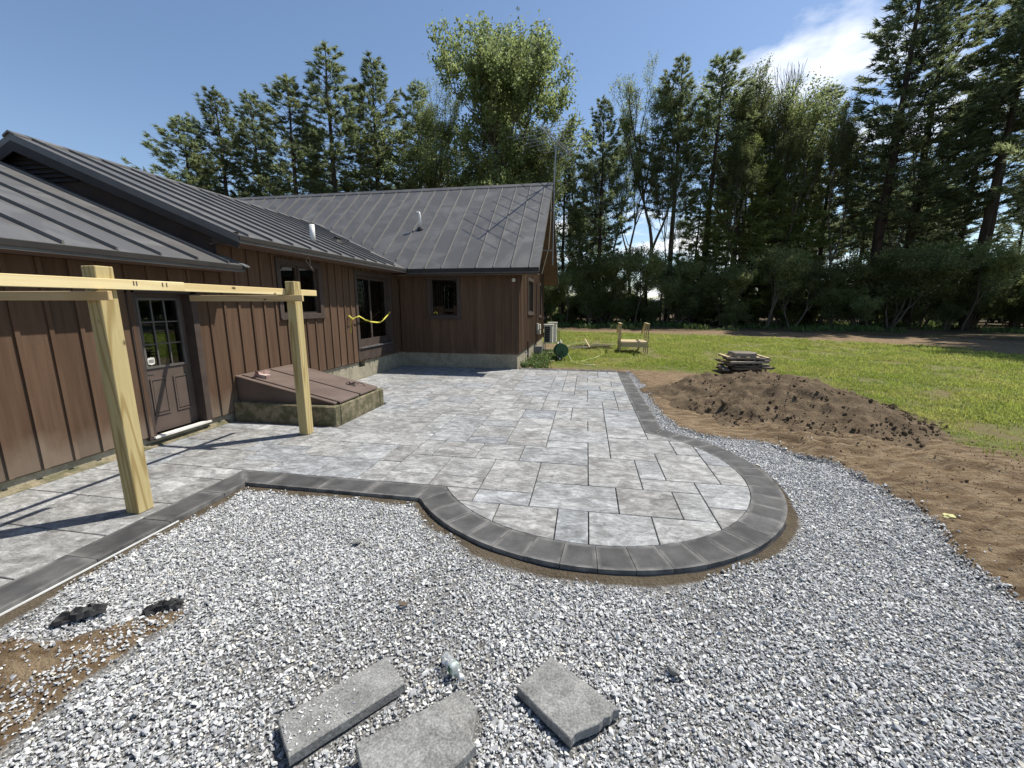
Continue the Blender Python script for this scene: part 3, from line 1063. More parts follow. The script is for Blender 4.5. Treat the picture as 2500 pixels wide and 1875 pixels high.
    for a, b in zip(ys, ys[1:]):
        pts = []
        xa = -5.30 if a <= 11.9 else -5.30 - (a - 11.9) * s_w / s_up
        xb_ = -5.30 if b <= 11.9 else -5.30 - (b - 11.9) * s_w / s_up
        poly = [(xa, a + 0.002), (xb_, b - 0.002), (RX, b - 0.002), (RX, a + 0.002)]
        if a < 11.9 < b:
            poly = [(xa, a + 0.002), (-5.30, 11.9), (xb_, b - 0.002), (RX, b - 0.002), (RX, a + 0.002)]
        mb = MB().prism([UP(x, y) for x, y in poly], (0, 0, -0.011))
        if a > 5.9:
            va = max(0.0, a - 11.55)
            xs = -5.31 - (va * s_w / s_up if va > 0 else 0)
            if xs > RX + 0.2:
                mb.add([UP(x, y, o) for x in (xs, RX) for y, o in ((a - 0.012, 0), (a + 0.012, 0), (a + 0.009, 0.042), (a - 0.009, 0.042))],
                       [(0, 1, 2, 3), (7, 6, 5, 4), (0, 4, 5, 1), (1, 5, 6, 2), (2, 6, 7, 3), (3, 7, 4, 0)])
        mb.build('roof_panel', 'roof', up)
    cap = MB()
    cap.prism([UP(RX + 0.13, 5.79, 0.028), UP(RX + 0.13, VYR + 0.1, 0.028), UP(RX, VYR + 0.1, 0.04), UP(RX, 5.79, 0.04)], (0, 0, -0.03))
    cap.prism([UPB(RX, 5.79, 0.04), UPB(RX, VYR + 0.1, 0.04), UPB(RX - 0.13, VYR + 0.1, 0.028), UPB(RX - 0.13, 5.79, 0.028)], (0, 0, -0.03))
    cap.build('ridge_cap', 'roof', up)
    vf = MB()
    vf.add([UP(-5.30, 11.62, 0.004), UP(-5.30, 11.9, 0.004), UP(RX, VYR, 0.004), UP(RX, VYR - 0.28, 0.004)], [(0, 1, 2, 3)])
    vf.build('valley_flashing', 'roof', up)

    # lower roof
    RXL = -10.7
    dk = MB().prism([LO(-5.38, -3.2, -0.012), LO(-5.38, 5.95, -0.012), LO(RXL, 5.95, -0.012), LO(RXL, -3.2, -0.012)], (0, 0, -0.09))
    lo = dk.build('lower_roof', 'roof', H)
    ys = [-3.2] + [5.67 - 0.515 * k for k in range(17, -1, -1)] + [5.955]
    for a, b in zip(ys, ys[1:]):
        mb = MB().prism([LO(-5.38, a + 0.002), LO(-5.38, b - 0.002), LO(RXL, b - 0.002), LO(RXL, a + 0.002)], (0, 0, -0.011))
        if a > -3.1:
            mb.add([LO(x, y, o) for x in (-5.39, RXL) for y, o in ((a - 0.012, 0), (a + 0.012, 0), (a + 0.009, 0.042), (a - 0.009, 0.042))],
                   [(0, 1, 2, 3), (7, 6, 5, 4), (0, 4, 5, 1), (1, 5, 6, 2), (2, 6, 7, 3), (3, 7, 4, 0)])
        mb.build('roof_panel', 'roof', lo)
    fl = MB().prism([LO(-5.33, 5.90, 0.012), LO(-5.33, 6.0, 0.012), LO(-5.75, 6.0, 0.012), LO(-5.75, 5.90, 0.012)], (0, 0, -0.02))
    fl.build('end_flashing', 'alu', lo)

    # wing roof
    dk = MB()
    dk.prism([WG(-5.30, 11.9, -0.012), WG(-1.36, 11.9, -0.012), WG(-1.36, RY, -0.012), WG(-16.0, RY, -0.012), WG(-16.0, 13.4, -0.012), WG(RX, VYR, -0.012)], (0, 0, -0.13))
    WB = lambda x, y, o=0.0: (x, y, 2.97 + s_w * (2 * RY - y - 11.9) + o)
    dk.prism([WB(-1.36, RY, -0.004), WB(-1.36, 20.02, -0.004), WB(-16.0, 20.02, -0.004), WB(-16.0, RY, -0.004)], (0, 0, -0.13))
    wg = dk.build('wing_roof', 'roof', H)
    xs = [-1.36] + [-1.634 - 0.5165 * k for k in range(27)] + [-16.0]
    for a, b in zip(xs, xs[1:]):
        ya, yb = (vy(a) if a < -5.3 else 11.9), (vy(b) if b < -5.3 else 11.9)
        if a < RX:
            ya = VYR - 0.3
        if b < RX:
            yb = VYR - 0.3
        mb = MB().prism([WG(b + 0.002, yb), WG(a - 0.002, ya), WG(a - 0.002, RY), WG(b + 0.002, RY)], (0, 0, -0.011))
        if a < -1.4:
            mb.add([WG(x, y, o) for y in (ya + (0.10 if a < -5.3 else -0.01), RY) for x, o in ((a - 0.012, 0), (a + 0.012, 0), (a + 0.009, 0.042), (a - 0.009, 0.042))],
                   [(0, 1, 2, 3), (7, 6, 5, 4), (0, 4, 5, 1), (1, 5, 6, 2), (2, 6, 7, 3), (3, 7, 4, 0)])
        mb.build('roof_panel', 'roof', wg)
    cap = MB()
    cap.prism([WG(-16, RY - 0.12, 0.03), WG(-1.34, RY - 0.12, 0.03), WG(-1.34, RY, 0.045), WG(-16, RY, 0.045)], (0, 0, -0.035))
    cap.prism([WB(-16, RY, 0.045), WB(-1.34, RY, 0.045), WB(-1.34, RY + 0.12, 0.03), WB(-16, RY + 0.12, 0.03)], (0, 0, -0.035))
    cap.build('ridge_cap', 'roof', wg)

    # ---- fascias, soffits, rakes
    f = MB()
    f.box(-5.325, -5.303, 5.812, 11.9, 2.862, 2.957)
    f.box(-5.305, -5.283, 5.812, 11.895, 2.90, 2.963)
    f.build('upper_fascia', 'fascia', H)
    f = MB()
    f.box(-5.405, -5.383, -3.2, 5.955, 2.435, 2.515)
    f.box(-5.385, -5.364, -3.2, 5.95, 2.465, 2.523)
    f.build('lower_fascia', 'fascia', H)
    f = MB()
    f.box(-5.28, -1.362, 11.903, 11.925, 2.80, 2.957)
    f.box(-5.28, -1.36, 11.885, 11.903, 2.85, 2.963)
    f.build('wing_fascia', 'fascia', H)
    MB().box(XW - 0.1, -5.327, 5.858, 12.35, 2.852, 2.868).build('upper_soffit', 'soffit', H)
    MB().box(XW - 0.1, -5.407, -3.2, 5.94, 2.425, 2.441).build('lower_soffit', 'soffit', H)
    MB().box(-5.77, -1.40, 11.927, 12.45, 2.79, 2.806).build('wing_soffit', 'soffit', H)
    MB().box(XW - 0.02, -5.33, 5.836, 5.856, 2.845, 3.02).build('eave_return', 'gable', H)
    # gable over the lower roof
    g = MB()
    g.prism([(-5.80, 5.97, 2.46), (-5.80, 5.97, 3.05), (RX, 5.97, 4.54), (-12.9, 5.97, 3.05), (-12.9, 5.97, 2.46)], (0, 0.12, 0))
    g.build('gable_wall', 'gable', H)
    r = MB()
    r.prism([UP(-5.30, 5.812, -0.014), UP(RX, 5.812, -0.014), UP(RX, 5.812, -0.27), UP(-5.33, 5.812, -0.21)], (0, 0.022, 0))
    r.prism([UPB(RX, 5.812, -0.014), UPB(xb, 5.812, -0.014), UPB(xb, 5.812, -0.2), UPB(RX, 5.812, -0.27)], (0, 0.022, 0))
    r.build('rake_board', 'fascia', H)
    v = MB()
    for k in range(6):
        z = 3.93 + 0.075 * k
        hw = (4.52 - z) / s_up * 0.72
        v.prism([(RX - hw, 5.935, z), (RX + hw, 5.935, z), (RX + hw, 5.968, z + 0.05), (RX - hw, 5.968, z + 0.05)], (0, 0, -0.012))
    v.build('gable_vent_louver', 'fascia', H)
    # wing rakes and the overhang's underside
    r = MB()
    r.prism([WG(-1.362, 11.93, -0.014), WG(-1.362, RY, -0.014), WG(-1.362, RY, -0.20), WG(-1.362, 11.93, -0.16)], (-0.024, 0, 0))
    r.prism([WB(-1.362, RY, -0.014), WB(-1.362, 20.0, -0.014), WB(-1.362, 20.0, -0.2), WB(-1.362, RY, -0.2)], (-0.024, 0, 0))
    r.build('wing_rake_board', 'fascia', H)
    u = MB()
    u.prism([WG(-2.1, 11.93, -0.15), WG(-1.388, 11.93, -0.15), WG(-1.388, RY, -0.15), WG(-2.1, RY, -0.15)], (0, 0, -0.015))
    u.prism([WB(-2.1, RY, -0.15), WB(-1.388, RY, -0.15), WB(-1.388, 20.0, -0.15), WB(-2.1, 20.0, -0.15)], (0, 0, -0.015))
    u.build('wing_rake_soffit', 'soffit', H)

    # ---- door
    fr = MB()
    fr.box(-5.96, XW + 0.018, 4.42, 4.515, 0.10, 2.12)
    fr.box(-5.96, XW + 0.018, 5.295, 5.39, 0.10, 2.12)
    fr.box(-5.96, XW + 0.018, 4.42, 5.39, 2.072, 2.17)
    D = fr.build('entry_door', 'trim', H)
    sl = MB()
    for (a, b, c, d) in rect_minus((4.517, 5.293, 0.14, 2.07), [(4.66, 5.21, 1.07, 1.985)]):
        sl.box(-5.965, -5.925, a, b, c, d)
    sl.build('door_slab', 'doorpaint', D)
    for a, b in ((4.66, 4.885), (4.99, 5.215)):
        pm = MB()
        pm.prism([(-5.915, a + 0.03, 0.42), (-5.915, b - 0.03, 0.42), (-5.915, b - 0.03, 0.86), (-5.915, a + 0.03, 0.86)], (-0.012, 0, 0))
        for (p, q, c, d) in rect_minus((a, b, 0.38, 0.90), [(a + 0.022, b - 0.022, 0.402, 0.878)]):
            pm.box(-5.926, -5.912, p, q, c, d)
        pm.build('raised_panel', 'doorpaint', D)
    MB().box(-5.952, -5.946, 4.66, 5.21, 1.07, 1.985).build('door_glass', 'glass', D)
    MB().box(-6.25, -6.2, 4.6, 5.3, 0.9, 2.1).build('dark_room', 'dark', D)
    mu = MB()
    for (a, b, c, d) in rect_minus((4.635, 5.235, 1.045, 2.01), [(4.665, 5.205, 1.075, 1.98)]):
        mu.box(-5.93, -5.908, a, b, c, d)
    mu.build('glass_rim', 'muntin', D)
    for k in (1, 2):
        y = 4.66 + 0.55 * k / 3
        MB().box(-5.944, -5.93, y - 0.009, y + 0.009, 1.07, 1.985).build('muntin_bar', 'muntin', D)
        z = 1.07 + 0.915 * k / 3
        MB().box(-5.943, -5.931, 4.66, 5.21, z - 0.009, z + 0.009).build('muntin_bar', 'muntin', D)
    MB().box(-5.97, XW + 0.05, 4.47, 5.34, 0.115, 0.14).build('threshold', 'white', D)
    hd = MB()
    hd.tube([(-5.925, 4.575, 0.97), (-5.87, 4.575, 0.97), (-5.865, 4.68, 0.965)], 0.010, 6)
    hd.lathe((-5.925, 4.575, 0.97), (1, 0, 0), [(0, 0.03), (0.012, 0.028)], 10)
    hd.lathe((-5.925, 4.575, 1.12), (1, 0, 0), [(0, 0.03), (0.022, 0.024)], 10)
    hd.build('door_lever', 'rubber', D)
    st = MB()
    sy, sz = 4.735, 1.145
    st.prism([(-5.935, sy + a * 0.055, sz + b * 0.055) for a, b in ((-0.8, -0.7), (0, -1), (0.8, -0.7), (0.9, 0.5), (0.7, 0.9), (0.3, 0.8), (0, 1.0), (-0.3, 0.8), (-0.7, 0.9), (-0.9, 0.5))], (-0.002, 0, 0))
    S = st.build('sticker', 'white', D)
    sb = MB()
    for k in range(3):
        sb.box(-5.934, -5.933, sy - 0.035, sy + 0.035, sz - 0.02 + k * 0.016, sz - 0.012 + k * 0.016)
    sb.build('sticker_print', 'muntin', S)

    # ---- windows
    def window(axis, face, u0, u1, z0, z1, mull, rim=0.105, depth=0.13, out=0.028):
        def box(mb, a, b, c, d, d0, d1):
            if axis == 'y':
                mb.box(face + d0, face + d1, a, b, c, d)
            else:
                mb.box(a, b, face - d1, face - d0, c, d)

        fm_ = MB()
        for (a, b, c, d) in rect_minus((u0, u1, z0, z1), [(u0 + rim, u1 - rim, z0 + rim, z1 - rim)]):
            box(fm_, a, b, c, d, -depth, out)
        Wn = fm_.build('window', 'trim', H)
        sm = MB()
        iu0, iu1, iz0, iz1 = u0 + rim, u1 - rim, z0 + rim, z1 - rim
        cells = []
        if mull:
            mid = (iu0 + iu1) / 2
            cells = [(iu0, mid - 0.03), (mid + 0.03, iu1)]
            box(sm, mid - 0.03, mid + 0.03, iz0, iz1, -depth, -0.02)
        else:
            cells = [(iu0, iu1)]
        for a, b in cells:
            for q in rect_minus((a, b, iz0, iz1), [(a + 0.035, b - 0.035, iz0 + 0.035, iz1 - 0.035)]):
                box(sm, *q, -depth + 0.02, -0.045)
        sm.build('sash', 'trim', Wn)
        for a, b in cells:
            pm = MB()
            box(pm, a + 0.03, b - 0.03, iz0 + 0.03, iz1 - 0.03, -0.085, -0.079)
            pm.build('pane', 'glass', Wn)
        dk_ = MB()
        box(dk_, u0 + 0.02, u1 - 0.02, z0 + 0.02, z1 - 0.02, -0.55, -0.5)
        for q in ((u0 + 0.0, u0 + 0.03, z0, z1), (u1 - 0.03, u1, z0, z1), (u0 + 0.03, u1 - 0.03, z0, z0 + 0.03), (u0 + 0.03, u1 - 0.03, z1 - 0.03, z1)):
            box(dk_, *q, -0.5, -depth - 0.005)
        dk_.build('dark_room', 'dark', Wn)
        sl_ = MB()
        box(sl_, u0 - 0.01, u1 + 0.01, z0 - 0.004, z0 + 0.026, out + 0.001, out + 0.03)
        sl_.build('sill', 'trim', Wn)
        return Wn

    W1 = window('y', XW, *WIN, True)
    MB().prism([(-5.93, 7.28, 2.62), (-5.93, 7.28, 2.48), (-5.93, 7.36, 2.42), (-5.93, 7.56, 2.56), (-5.93, 7.74, 2.64)], (-0.02, 0, 0)).build('pink_insulation', 'pink', W1)
    MB().box(-5.96, -5.93, 7.80, 8.32, 2.57, 2.66).build('pink_insulation', 'pink', W1)
    window('x', 12.36, *WWIN, False)
    window('y', -2.0, *E1, True)
    window('y', -2.0, *E2, False)

    # ---- sliding patio door
    u0, u1, z0, z1 = PAT
    fr = MB()
    for q in rect_minus((u0, u1, 0.78, z1), [(u0 + 0.10, u1 - 0.10, 0.83, z1 - 0.10)]):
        fr.box(XW - 0.14, XW + 0.026, *q)
    fr.box(XW - 0.14, XW + 0.012, u0, u1, z0, 0.775)
    P = fr.build('patio_door', 'trim', H)
    mid = 10.66
    for k, (a, b, d) in enumerate(((u0 + 0.10, mid + 0.03, -0.05), (mid - 0.03, u1 - 0.10, -0.09))):
        s = MB()
        for q in rect_minus((a, b, 0.83, z1 - 0.10), [(a + 0.075, b - 0.075, 1.03, z1 - 0.19)]):
            s.box(XW + d - 0.035, XW + d, *q)
        S = s.build('sliding_sash', 'trim', P)
        MB().box(XW + d - 0.02, XW + d - 0.014, a + 0.07, b - 0.07, 1.02, z1 - 0.18).build('pane', 'glass', S)
    MB().box(XW - 0.03, XW + 0.05, u0 + 0.09, u1 - 0.09, 0.80, 0.826).build('sill_track', 'alu', P)
    MB().box(XW - 0.6, XW - 0.55, u0 + 0.02, u1 - 0.02, 0.6, z1).build('dark_room', 'dark', P)
    MB().box(XW - 0.548, XW - 0.142, u0 + 0.0, u0 + 0.03, 0.6, z1).box(XW - 0.548, XW - 0.142, u1 - 0.03, u1, 0.6, z1).build('dark_room', 'dark', P)

    # ---- small fittings
    k = MB().lathe((-2.15, 12.34, 2.65), (0, -1, 0), [(0, 0.055), (0.03, 0.055), (0.032, 0.038), (0.05, 0.03)], 14)
    k.build('round_wall_cap', 'ivory', H)
    # plumbing stacks
    b = UP(-6.06, 8.714)
    p = MB().lathe(Vector(b) - Vector((0, 0, 0.05)), (0, 0, 1), [(0, 0.055), (0.43, 0.055)], 12)
    VP = p.build('vent_pipe', 'pvc', H, True)
    MB().lathe(Vector(b) - Vector((0, 0, 0.06)), (0.2, 0, 1), [(0, 0.12), (0.07, 0.10), (0.10, 0.065)], 12).build('pipe_boot', 'rubber', VP)
    b = Vector(WG(-5.535, 13.707))
    p = MB().tube([b + Vector((0, 0, -0.05)), b + Vector((-0.02, 0, 0.42)), b + Vector((-0.03, 0, 0.50)), b + Vector((-0.12, 0.0, 0.515))], 0.036, 10)
    VP = p.build('vent_pipe', 'pvc', H, True)
    MB().lathe(b - Vector((0, 0, 0.06)), (0, -0.45, 1), [(0, 0.14), (0.06, 0.12), (0.12, 0.055)], 12).build('pipe_boot', 'rubber', VP)
    b = Vector(UP(-6.9, 10.95))
    MB().lathe(b - Vector((0, 0, 0.03)), (0.4, 0, 1), [(0, 0.17), (0.05, 0.16), (0.11, 0.10), (0.16, 0.09)], 12).build('roof_vent_cap', 'fascia', H)
    c = MB().box(-11.0, -10.5, 11.0, 11.5, 3.9, 4.95)
    c.box(-11.08, -10.42, 10.92, 11.58, 4.95, 5.02)
    c.build('chimney_cap', 'alu', H)
    # conduit, meter box and spigot on the end wall
    m = MB()
    m.tube([(-1.965, 16.5, 2.75), (-1.965, 16.5, 0.2)], 0.022, 8)
    m.tube([(-1.96, 14.15, 0.7), (-1.96, 14.15, -0.02)], 0.03, 8)
    m.tube([(-1.96, 16.9, 0.95), (-1.8, 17.0, 0.95), (-1.72, 17.0, 0.8), (-1.7, 16.95, 0.62)], 0.02, 6)
    m.build('conduit', 'trim', H)
    m = MB().box(-1.998, -1.86, 17.0, 17.3, 0.75, 1.15).box(-1.998, -1.89, 16.6, 16.8, 0.95, 1.2)
    m.build('meter_box', 'ivory', H)
    m = MB().tube([(-1.99, 13.55, 0.38), (-1.9, 13.55, 0.38), (-1.87, 13.55, 0.31)], 0.016, 6)
    m.build('spigot', 'alu', H)
    cb_ = MB().tube([(-1.40, 16.0, 5.9), (-1.43, 16.1, 5.0), (-1.5, 16.2, 4.0), (-1.75, 16.3, 3.1)], 0.012, 5)
    cb_.build('antenna_cable', 'ivory', H)
    # loose wires left at the eave
    w = MB()
    w.tube([(-5.45, 7.63, 2.86), (-5.45, 7.56, 2.77), (-5.45, 7.66, 2.70), (-5.45, 7.80, 2.60)], 0.006, 5)
    w.tube([(-5.45, 7.65, 2.86), (-5.44, 7.68, 2.76), (-5.45, 7.67, 2.69), (-5.45, 7.77, 2.58)], 0.006, 5)
    w.build('loose_wire', 'greywood', H)
    return H


make_house()


def make_antenna():
    A = thing('tv_antenna', 'large roof antenna with long boom on a thin mast at the gable', 'antenna', (-1.30, 15.96, 3.2))
    MB().tube([(-1.32, 15.98, 3.4), (-1.32, 15.98, 6.3), (-1.27, 15.95, 7.55)], 0.024, 8).build('mast', 'alu', A)
    br = MB().box(-1.98, -1.30, 15.95, 16.0, 3.9, 3.94).box(-1.98, -1.30, 15.95, 16.0, 5.3, 5.34)
    br.build('bracket', 'alu', A)
    a, b = Vector((-0.80, 16.75, 7.38)), Vector((-1.66, 14.5, 7.52))
    MB().bar(a, b, 0.03, 0.03).bar(a + Vector((0, 0, 0.1)), b + Vector((0, 0, 0.1)), 0.022, 0.022).build('boom', 'alu', A)
    d = (b - a).normalized()
    s = Vector((-d.y, d.x, 0)).normalized()
    n = 11
    for k in range(n):
        p = a + (b - a) * (k / (n - 1))
        ln = 0.75 + 0.75 * (k / (n - 1)) ** 1.1
        if k % 3 == 1:
            ln *= 0.62
        p = p + Vector((0, 0, 0.05))
        MB().tube([p - s * ln, p + s * ln], 0.009, 5).build('element', 'alu', A)


make_antenna()


# ------------------------------------------------------------------ cellar hatch
def make_bulkhead():
    B = thing('cellar_hatch', 'sloping brown steel cellar hatch on a mossy concrete curb against the house', 'hatch', (-4.85, 6.6, 0.0))
    c = MB()
    pts_w = 0.16
    x0, x1, y0, y1 = -5.775, -3.91, 5.81, 7.45
    c.box(x0, x1, y0, y0 + pts_w, -0.10, 0.32)
    c.box(x0, x1, y1 - pts_w, y1, -0.10, 0.30)
    c.box(x1 - pts_w, x1, y0 + pts_w, y1 - pts_w, -0.10, 0.31)
    c.build('concrete_curb', 'mossy', B, bevel=0.018)
    zt = lambda x: 0.36 + (0.76 - 0.36) * (-3.96 - x) / (-3.96 + 5.775)
    for y in (5.93, 7.28):
        s = MB()
        s.prism([(x0, y, 0.30), (-3.99, y, 0.30), (-3.99, y, zt(-3.99) - 0.035), (x0, y, zt(x0) - 0.035)], (0, 0.05, 0))
        s.build('side_panel', 'leafsteel', B)
    f = MB()
    for a, b in ((5.90, 5.99), (7.25, 7.34)):
        f.prism([(-3.97, a, zt(-3.97) - 0.004), (-3.97, b, zt(-3.97) - 0.004), (x0, b, zt(x0) - 0.004), (x0, a, zt(x0) - 0.004)], (0, 0, -0.03))
    f.prism([(x0 + 0.09, 5.99, zt(x0 + 0.09) - 0.004), (x0 + 0.09, 7.25, zt(x0 + 0.09) - 0.004), (x0, 7.25, zt(x0) - 0.004), (x0, 5.99, zt(x0) - 0.004)], (0, 0, -0.03))
    f.build('hatch_frame', 'leafsteel', B, bevel=0.008)
    for a, b in ((6.00, 6.595), (6.64, 7.245)):
        d = MB().prism([(-3.93, a, zt(-3.93) + 0.012), (-3.93, b, zt(-3.93) + 0.012), (x0 + 0.06, b, zt(x0 + 0.06) + 0.012), (x0 + 0.06, a, zt(x0 + 0.06) + 0.012)], (0, 0, -0.035))
        d.build('hatch_leaf', 'leafsteel', B, bevel=0.006)
    MB().prism([(-3.95, 6.59, zt(-3.95) - 0.03), (-3.95, 6.645, zt(-3.95) - 0.03), (x0 + 0.1, 6.645, zt(x0 + 0.1) - 0.03), (x0 + 0.1, 6.59, zt(x0 + 0.1) - 0.03)], (0, 0, -0.02)).build('centre_channel', 'rubber', B)
    MB().box(x0 + 0.01, -4.0, 5.99, 7.27, -0.1, 0.29).build('dark_stairwell', 'dark', B)
    # torn carton lying on the upper leaf
    px, py = -5.45, 6.12
    z = zt(px) + 0.016
    t = thing('torn_carton', 'small torn cardboard carton lying on the cellar hatch', 'carton', (px, py, z))
    m = MB()
    m.bar((px - 0.09, py, z + 0.035), (px + 0.11, py + 0.03, z - 0.005), 0.13, 0.07)
    m.build('carton_body', 'card', t)
    m = MB()
    m.add([(px - 0.05, py - 0.06, z + 0.07), (px + 0.03, py - 0.07, z + 0.055), (px + 0.02, py - 0.10, z + 0.12), (px - 0.04, py - 0.09, z + 0.115)], [(0, 1, 2, 3)])
    m.add([(px - 0.05, py + 0.07, z + 0.07), (px + 0.06, py + 0.09, z + 0.05), (px + 0.06, py + 0.14, z + 0.08), (px - 0.03, py + 0.12, z + 0.11)], [(0, 1, 2, 3)])
    f_ = m.build('carton_flap', 'card', t)
    sol = f_.modifiers.new('thick', 'SOLIDIFY')
    sol.thickness = 0.006
    # tangle of black strap
    px, py = -4.30, 6.95
    z = zt(px) + 0.014
    m = MB()
    R = random.Random(3)
    for q in range(5):
        pts = [(px + R.uniform(-0.05, 0.05), py + R.uniform(-0.05, 0.05), z + 0.012)]
        for k in range(5):
            pts.append((pts[-1][0] + R.uniform(-0.05, 0.06), pts[-1][1] + R.uniform(-0.05, 0.05), 0))
        pts = [(a, b, zt(a) + 0.018 + (R.uniform(0.0, 0.06) if 0 < i < 5 else 0)) for i, (a, b, _) in enumerate(pts)]
        m.tube(pts, 0.007, 5)
    props(m.build('strap_tangle', 'rubber', centred=True), 'tangled black strap lying on the lower hatch leaf', 'strap')


make_bulkhead()


# ------------------------------------------------------------------ pergola posts and temporary braces
def make_pergola():
    P = thing('pergola_frame', 'unfinished timber frame of two yellow posts with nailed cross boards', 'timber frame', (-4.12, 4.1, 0.0))

    def part(name, mat, x0, x1, y0, y1, z0, z1, bevel=0.004):
        c = ((x0 + x1) / 2, (y0 + y1) / 2, z0)
        me = MB().box(x0 - c[0], x1 - c[0], y0 - c[1], y1 - c[1], 0, z1 - z0).mesh(name, mat, bevel=bevel)
        return link(name, me, P, Vector(c) - ORG[P])

    p1 = part('post', 'post', -4.178, -4.037, 2.885, 3.03, 0.0015, 2.238, 0.006)
    p2 = part('post', 'post', -4.19, -4.05, 5.31, 5.455, 0.0015, 2.243, 0.006)
    part('long_board', 'beam_y', -4.229, -4.192, 2.95, 6.01, 2.056, 2.142)
    b2 = part('long_board', 'beam_y', -4.035, -3.998, -2.6, 3.63, 2.032, 2.12)
    b2.rotation_euler.x = radians(0.35)
    part('cross_board', 'beam_x', -5.755, -3.91, 5.271, 5.309, 1.968, 2.054)
    part('cross_board', 'beam_x', -5.755, -3.895, 2.846, 2.884, 1.953, 2.03)
    # grade stamp printed on the long board
    st = MB()
    for y in (3.14, 3.165, 3.40, 3.44):
        st.box(-3.9975, -3.997, y, y + 0.012, 2.085, 2.125)
    s = st.build('grade_stamp', 'darkwood', b2)
    s.location = (0, 0, 0)
    s.parent = P
    # wire stapled along post 2
    return P


make_pergola()


def make_tape():
    pts = [(9.44, 1.57), (9.62, 1.62), (9.76, 1.645), (9.90, 1.60), (10.07, 1.54), (10.27, 1.50), (10.47, 1.47), (10.65, 1.452), (10.83, 1.44), (11.0, 1.49), (11.18, 1.56), (11.35, 1.63), (11.52, 1.71)]
    m = MB()

    def ribbon(P, w=0.036):
        b = len(m.v)
        for i, (x, y, z, tw) in enumerate(P):
            dz, dx = cos(tw) * w / 2, sin(tw) * w / 2
            m.v += [(x - dx, y, z - dz), (x + dx, y, z + dz)]
        for i in range(len(P) - 1):
            m.f.append((b + 2 * i, b + 2 * i + 1, b + 2 * i + 3, b + 2 * i + 2))

    ribbon([(-5.685 + 0.01 * sin(i), y, z, 0.5 * sin(i * 1.7)) for i, (y, z) in enumerate(pts)])
    ribbon([(-5.70, 9.43 - 0.01 * i, 1.60 - 0.09 * i, 0.6 * sin(i * 1.3)) for i in range(5)], 0.045)
    # knot round the nail
    m.tube([(-5.757, 9.42, 1.66), (-5.69, 9.43, 1.60), (-5.69, 9.47, 1.57)], 0.022, 6)
    m.tube([(-5.757, 11.545, 1.715), (-5.69, 11.52, 1.71)], 0.012, 6)
    o = m.build('warning_tape', 'tape', centred=True)
    sol = o.modifiers.new('thick', 'SOLIDIFY')
    sol.thickness = 0.002
    props(o, 'yellow warning tape strung across the patio door', 'tape')


make_tape()


# ------------------------------------------------------------------ scattering with geometry nodes
def stone_mesh(name, seed, mat, flat=0.62, n=11):
    r = random.Random(seed)
    bm = bmesh.new()
    for k in range(n):
        v = Vector((r.gauss(0, 1), r.gauss(0, 1), r.gauss(0, 1))).normalized() * r.uniform(0.8, 1.05)
        bm.verts.new((v.x * 0.5 * r.uniform(0.9, 1.25), v.y * 0.42, v.z * 0.5 * flat))
    res = bmesh.ops.convex_hull(bm, input=bm.verts)
    bmesh.ops.delete(bm, geom=[g for g in res['geom_interior'] if isinstance(g, bmesh.types.BMVert)], context='VERTS')
    me = bpy.data.meshes.new(name)
    bm.to_mesh(me)
    bm.free()
    me.materials.append(MAT[mat])
    return me


def tuft_mesh(name, seed, mat, blades=14, spread=0.05, h=(0.04, 0.09), w=0.006, lean=0.5):
    r = random.Random(seed)
    V, F = [], []
    for k in range(blades):
        a = r.uniform(0, 2 * pi)
        x, y = r.gauss(0, spread), r.gauss(0, spread)
        hh = r.uniform(*h)
        dx, dy = cos(a) * hh * r.uniform(0.1, lean), sin(a) * hh * r.uniform(0.1, lean)
        sx, sy = -sin(a) * w * r.uniform(0.7, 1.3), cos(a) * w * r.uniform(0.7, 1.3)
        b = len(V)
        V += [(x - sx, y - sy, -0.01), (x + sx, y + sy, -0.01), (x + dx * 0.4 + sx * 0.8, y + dy * 0.4 + sy * 0.8, hh * 0.6), (x + dx * 0.4 - sx * 0.8, y + dy * 0.4 - sy * 0.8, hh * 0.6), (x + dx, y + dy, hh)]
        F += [(b, b + 1, b + 2, b + 3), (b + 3, b + 2, b + 4)]
    me = bpy.data.meshes.new(name)
    me.from_pydata(V, [], F)
    me.materials.append(MAT[mat])
    return me


